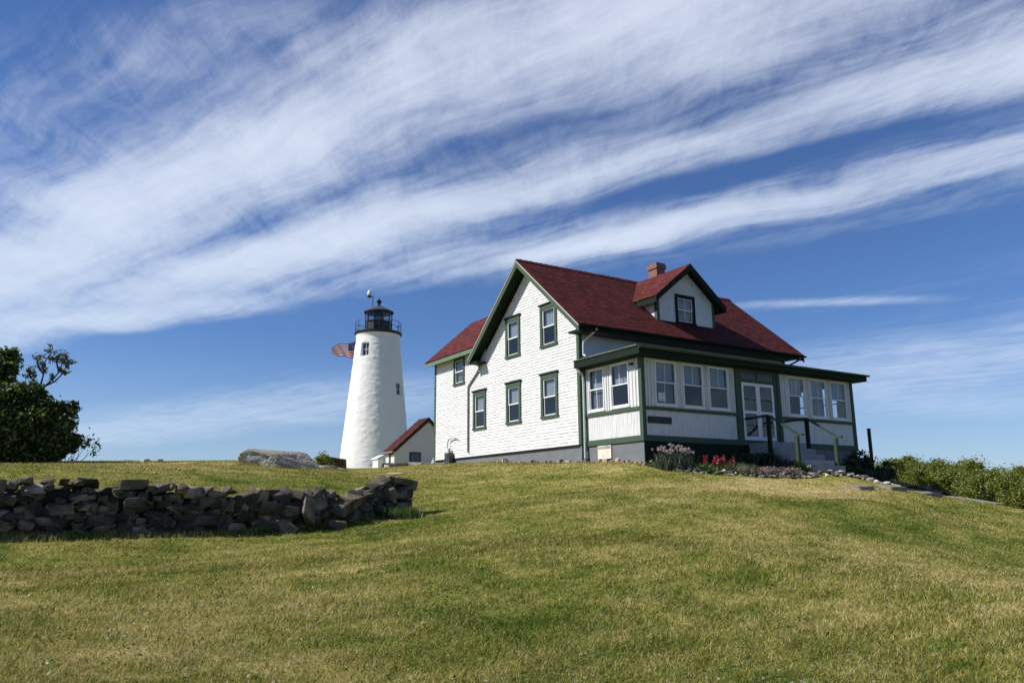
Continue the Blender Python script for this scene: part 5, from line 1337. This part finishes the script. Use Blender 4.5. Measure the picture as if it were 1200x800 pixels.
# low yellow green foliage mounds
for k, (x, y, w, h, m_, lab) in enumerate(((1.45, -4.85, .35, .28, GRN, 'low fresh green foliage left of the red flowers'), (2.95, -5.2, .45, .34, GRN, 'bright yellow green foliage right of the red flowers'), (.25, -4.15, .2, .2, GRN, 'small green tuft at the near corner of the flower bed'), (4.35, -4.2, .45, .55, LEAFS, 'dark ferny foliage against the porch base left of the steps'), (5.05, -4.6, .3, .62, LEAFS, 'dark tall foliage beside the left handrail'), (5.3, -5.75, .22, .42, LEAFS, 'small dark fern added to hide the sunlit step end by the left handrail foot'), (8.5, -5.0, .5, .55, LEAFS, 'dark green foliage right of the entrance steps'), (9.8, -4.9, .6, .6, LEAFS, 'dark green bedding foliage under the right half of the porch'), (11.2, -4.7, .6, .6, LEAFS, 'dark green foliage below the far porch windows'))):  # the small fern by the handrail foot is added to cover a sunlit step end
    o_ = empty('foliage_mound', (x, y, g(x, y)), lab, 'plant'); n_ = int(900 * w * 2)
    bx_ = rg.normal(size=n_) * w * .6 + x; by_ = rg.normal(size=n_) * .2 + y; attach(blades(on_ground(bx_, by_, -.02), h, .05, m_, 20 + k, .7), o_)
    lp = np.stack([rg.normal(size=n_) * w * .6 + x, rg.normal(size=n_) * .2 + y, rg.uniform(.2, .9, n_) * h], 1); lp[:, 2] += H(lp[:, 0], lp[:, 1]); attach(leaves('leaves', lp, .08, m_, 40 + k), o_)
# pink grey heather spreading over the stones
HEA = leaf_mat('heather_pink', (.16, .12, .12), (.30, .22, .24), (.42, .28, .34), .3)
for k, (x, y, w) in enumerate(((2.75, -5.5, .40), (3.6, -5.8, .45), (4.5, -6.05, .30))):
    o_ = empty('heather', (x, y, g(x, y)), ('greyish pink heather below the red flowers, leftmost of three', 'pink heather in the middle of the stone edging', 'pale pink heather near the left handrail foot')[k], 'plant', 'low pink heather in the flower bed')
    n_ = int(1500 * w); bx_ = rg.normal(size=n_) * w * .6 + x; by_ = rg.normal(size=n_) * .14 + y; attach(blades(on_ground(bx_, by_, -.02), .26, .016, GRN2, 60 + k, .9), o_)
    lp = np.stack([rg.normal(size=n_) * w * .6 + x, rg.normal(size=n_) * .14 + y, rg.uniform(.12, .30, n_)], 1); lp[:, 2] += H(lp[:, 0], lp[:, 1]); attach(leaves('flowers', lp, .032, HEA, 70 + k), o_)
# border stones
bp = np.array([(.12, -3.9), (.40, -4.75), (1.1, -5.2), (2.2, -5.6), (3.6, -6.1), (5.2, -6.5), (7., -6.8), (8.9, -6.9), (10.5, -6.6)]); bs = np.concatenate([[0], np.cumsum(np.hypot(*np.diff(bp, axis=0).T))])
protos = [rock_mesh((rnd.uniform(.75, 1.1), rnd.uniform(.5, .8), rnd.uniform(.35, .6)), 500 + k, 16, .03, rnd.choice([.45, .7])) for k in range(12)]
def mk(bm, m_): me = bpy.data.meshes.new('border_stone'); bm.to_mesh(me); me.materials.append(m_); return me
PM = [mk(b_, PALESTONE) for b_ in protos]; GM = [mk(b_, STONE) for b_ in protos]; GB = [mk(b_, BOULDER) for b_ in protos]
s = 0.; k = 0; first = True
while s < bs[-1]:
    frac = s / bs[-1]; sz = rnd.uniform(.16, .34) if frac < .75 else rnd.uniform(.22, .5)
    for row in range(2 if frac > .05 else 1):
        x = np.interp(s, bs, bp[:, 0]) + rnd.uniform(-.05, .05); y = np.interp(s, bs, bp[:, 1]) + (0 if row == 0 else .24) + rnd.uniform(-.06, .06)
        pool = PM if (rnd.random() < (.85 if frac < .35 else .35)) else (GM if rnd.random() < .5 else GB)
        o_ = bpy.data.objects.new('border_stone', pool[rnd.randrange(12)]); COL.objects.link(o_); q = sz * rnd.uniform(.7, 1.15)
        o_.scale = (q, q * rnd.uniform(.8, 1.2), q * rnd.uniform(.7, 1.1)); o_.rotation_euler = (rnd.uniform(-.3, .3), rnd.uniform(-.3, .3), rnd.uniform(0, 6.28)); o_.location = (x, y, g(x, y) + q * .14 + row * .05)
        tag(o_, 'rough field stone in the low edging of the flower bed before the porch', 'stone', 'edging stones of the flower bed')
    s += sz * .78
# low dark stone row running right from the bed, behind the slabs
for k in range(22):
    u = 1000 + k * 5.; v = 562 + k * .55; p = hd(u, v, 35.5 + k * .1); o_ = bpy.data.objects.new('edging_stone', GM[k % 12]); COL.objects.link(o_)
    q = rnd.uniform(.3, .6); o_.scale = (q, q, q * .7); o_.rotation_euler = (0, 0, rnd.uniform(0, 6)); o_.location = (p[0], p[1], g(p[0], p[1]) + .06); tag(o_, 'dark stone in the low row below the shrubs right of the porch', 'stone', 'dark stone row below the shrubs')

# ---- lawn grass
def scatter(N, dmin, dmax, amin=-44, amax=44, power=1.0, seed=1):
    rg_ = np.random.default_rng(seed); u_ = rg_.random(N); d = dmin * (dmax / dmin) ** (u_ ** power); a = np.radians(rg_.uniform(amin, amax, N)) + math.atan2(F[0], F[1])
    return CAM[0] + d * np.sin(a), CAM[1] + d * np.cos(a), d
def not_built(x, y):
    ok = ~((x > -.05) & (x < 12.7) & (y > -3.4) & (y < 12.6)); ok &= ~((x > 5.55) & (x < 7.7) & (y > -6.1) & (y < 0)); ok &= np.hypot(x - TX, y - TY) > 3.5
    ok &= ~((x > .1) & (x < 9) & (y > np.interp(x, bp[:, 0], bp[:, 1]) - .05) & (y < 0)); ok &= ~((x > 3.8) & (x < 9.2) & (y > 26.4) & (y < 28.2))
    for (xa, w_, ln_) in ((4.73, .8, 2.4), (6.43, .95, 2.3), (8.48, 1.0, 2.6), (12.64, 1.15, 4.6)): ok &= ~((x > xa - .03) & (x < xa + w_) & (y > -8.52) & (y < -8.5 + ln_))
    return ok
BL = blade_mat()
def lawn_part(name, N, dmin, dmax, h0, h1, wpx, seg, seed, power=1., wide=44):
    am = wide if hasattr(wide, '__len__') else (-wide, wide)
    x, y, d = scatter(N, dmin, dmax, am[0], am[1], power=power, seed=seed); ok = not_built(x, y); x, y, d = x[ok], y[ok], d[ok]
    rg_ = np.random.default_rng(seed + 1); z = Hd(x, y)
    tuft = .5 + .5 * np.sin(x * 3.1 + 2 * np.sin(y * 2.3)) * np.cos(y * 2.7 + 1.7 * np.sin(x * 1.9)); patch = .5 + .5 * np.sin(x * .9 + 1.3 * np.sin(y * .7)) * np.sin(y * 1.1 + x * .3)
    hh = (h0 + (h1 - h0) * rg_.random(len(x)) ** 1.6) * (.65 + .45 * tuft + .3 * patch)
    w = np.maximum(.0032, d / 769. * wpx) * rg_.uniform(.6, 1.3, len(x))
    az = rg_.uniform(0, 2 * np.pi, len(x)); fa = rg_.uniform(0, np.pi, len(x)); ln = hh * rg_.uniform(.1, 1.7, len(x)); 
    lx = np.cos(az) * ln + .25 * hh; ly = np.sin(az) * ln - .1 * hh
    sx_ = np.cos(fa) * w / 2; sy_ = np.sin(fa) * w / 2
    if seg == 1:
        V = np.stack([np.stack([x - sx_, y - sy_, z - .006], -1), np.stack([x + sx_, y + sy_, z - .006], -1), np.stack([x + lx, y + ly, z + hh], -1)], 1).reshape(-1, 3)
        F_ = np.arange(len(x) * 3).reshape(-1, 3)
    else:
        m1 = .5; V = np.stack([np.stack([x - sx_, y - sy_, z - .006], -1), np.stack([x + sx_, y + sy_, z - .006], -1),
            np.stack([x + lx * .3 + sx_ * .8, y + ly * .3 + sy_ * .8, z + hh * .6], -1), np.stack([x + lx * .3 - sx_ * .8, y + ly * .3 - sy_ * .8, z + hh * .6], -1),
            np.stack([x + lx + sx_ * .1, y + ly + sy_ * .1, z + hh * .95], -1), np.stack([x + lx - sx_ * .1, y + ly - sy_ * .1, z + hh * .95], -1)], 1).reshape(-1, 3)
        b0 = np.arange(len(x))[:, None] * 6; F_ = np.concatenate([b0 + np.array([[0, 1, 2, 3]]), b0 + np.array([[3, 2, 4, 5]])])
    o_ = fast_mesh(name, V, F_, BL); tag(o_, 'short mown lawn grass, green and straw coloured, over the whole slope', 'grass', kind='stuff'); return o_
lawn_part('lawn_grass', 270000, 5.0, 14., .016, .070, .62, 2, 3)
lawn_part('lawn_grass', 60000, 1.2, 5.2, .016, .060, .5, 2, 7, wide=180)
lawn_part('lawn_grass', 60000, 5.0, 30., .016, .060, .8, 1, 8, wide=(44, 66))
lawn_part('lawn_grass', 60000, 5.0, 30., .016, .060, .8, 1, 9, wide=(-66, -44))
lawn_part('lawn_grass', 420000, 13., 48., .018, .06, .75, 1, 5)
# longer unmown grass at the foot of the wall, the boulder, the house and along the crest
def tufts(name, label, pts, n, h, w, spread, seed, m=None):
    rg_ = np.random.default_rng(seed); P_ = np.repeat(np.array(pts, float)[:, :2], n, 0) + rg_.normal(size=(len(pts) * n, 2)) * spread
    o_ = blades(on_ground(P_[:, 0], P_[:, 1], -.01), h, w, m or BL, seed, .6, name, 2); tag(o_, label, 'grass', kind='stuff'); return o_
pts = [np.array(wpos(s_)) + (CAM[:2] - np.array(wpos(s_))) / np.hypot(*(CAM[:2] - np.array(wpos(s_)))) * random.uniform(-.05, .22) for s_ in np.linspace(0, WL, 260)]
tufts('wall_foot_grass', 'longer grass growing at the foot of the stone wall', pts, 26, .13, .012, .07, 11)
pts = [hd(455 + 30 * random.random(), 606 - 6 * random.random(), 19.6)[:2] for _ in range(14)]
tufts('weed_tuft', 'tall green weeds at the right end of the stone wall', pts, 60, .34, .02, .13, 12, GRN)
pts = [hd(random.uniform(280, 405), 548, random.uniform(34.5, 36.5))[:2] for _ in range(140)]
tufts('boulder_foot_grass', 'rough grass around the boulder on the crest', pts, 30, .17, .02, .15, 13)
pts = [hd(u_, 541, random.uniform(36, 42))[:2] for u_ in np.linspace(-60, 520, 900)]
tufts('crest_grass', 'ragged dry grass along the skyline of the hill', pts, 12, .06, .02, .3, 14)
pts = [(random.uniform(-.35, -.08), yy) for yy in np.linspace(-.3, 12.6, 120)] + [(.0 + random.uniform(-.2, .1), yy) for yy in np.linspace(-3.4, 0, 30)]
tufts('house_foot_grass', 'rough grass along the foot of the house wall', pts, 22, .11, .014, .09, 15)
# broad-leaved weeds and bleached straw lying in the turf
x, y, d = scatter(300, 5.5, 22, seed=61); rg_ = np.random.default_rng(62); P_ = np.repeat(np.stack([x, y], -1), 20, 0); P_ = P_ + rg_.normal(size=P_.shape) * np.repeat(rg_.uniform(.03, .12, 300), 20)[:, None]
P3 = np.stack([P_[:, 0], P_[:, 1], Hd(P_[:, 0], P_[:, 1]) + rg_.uniform(.012, .05, len(P_))], -1)
tag(leaves('lawn_weeds', P3, .022, leaf_mat('weed_leaves', (.06, .10, .012), (.13, .19, .025), (.2, .25, .05), .4), 63, up=1.2), 'low broad leaved weeds and clover growing in the lawn', 'weeds', kind='stuff')
x, y, d = scatter(42000, 5.0, 20, seed=64); pt = .5 + .5 * np.sin(x * 1.3 + 2 * np.sin(y * .9)) * np.cos(y * 1.5 + 1.2 * np.sin(x * .8)); k_ = rg_.random(len(x)) < pt ** 2 * .9; x, y, d = x[k_], y[k_], d[k_]
n_ = len(x); a = rg_.uniform(0, np.pi * 2, n_); L_ = rg_.uniform(.05, .15, n_); w_ = np.maximum(.003, d / 769 * .5); z = Hd(x, y) + rg_.uniform(.02, .05, n_)
ex, ey = np.cos(a) * L_ / 2, np.sin(a) * L_ / 2; nx, ny = -np.sin(a) * w_ / 2, np.cos(a) * w_ / 2; dz1 = rg_.uniform(-.012, .02, n_)
V = np.stack([np.stack([x - ex, y - ey, z - dz1], -1), np.stack([x + nx, y + ny, z + .006], -1), np.stack([x + ex, y + ey, z + dz1], -1), np.stack([x - nx, y - ny, z + .006], -1)], 1).reshape(-1, 3)
tag(fast_mesh('dry_straw', V, np.arange(n_ * 4).reshape(-1, 4), leaf_mat('straw', (.30, .24, .12), (.50, .42, .24), (.62, .54, .34), .2)), 'bleached straw clippings lying on the lawn', 'straw', kind='stuff')
# white clover heads in the lawn
x, y, d = scatter(230, 6.5, 20, -40, 40, seed=31); gx, gy, gd = scatter(4, 8.5, 10.5, -26, -20, seed=3)
for q in range(4): x = np.append(x, gx[q] + np.random.default_rng(q).normal(size=9) * .25); y = np.append(y, gy[q] + np.random.default_rng(q + 9).normal(size=9) * .25)
cen = np.stack([x, y, Hd(x, y) + .05], -1)
tag(petals('clover_flowers', cen, .014, leaf_mat('clover_white', (.5, .5, .42), (.62, .6, .55), (.7, .68, .62), .2), 14, 3), 'white clover heads scattered in the lawn', 'clover', kind='stuff')
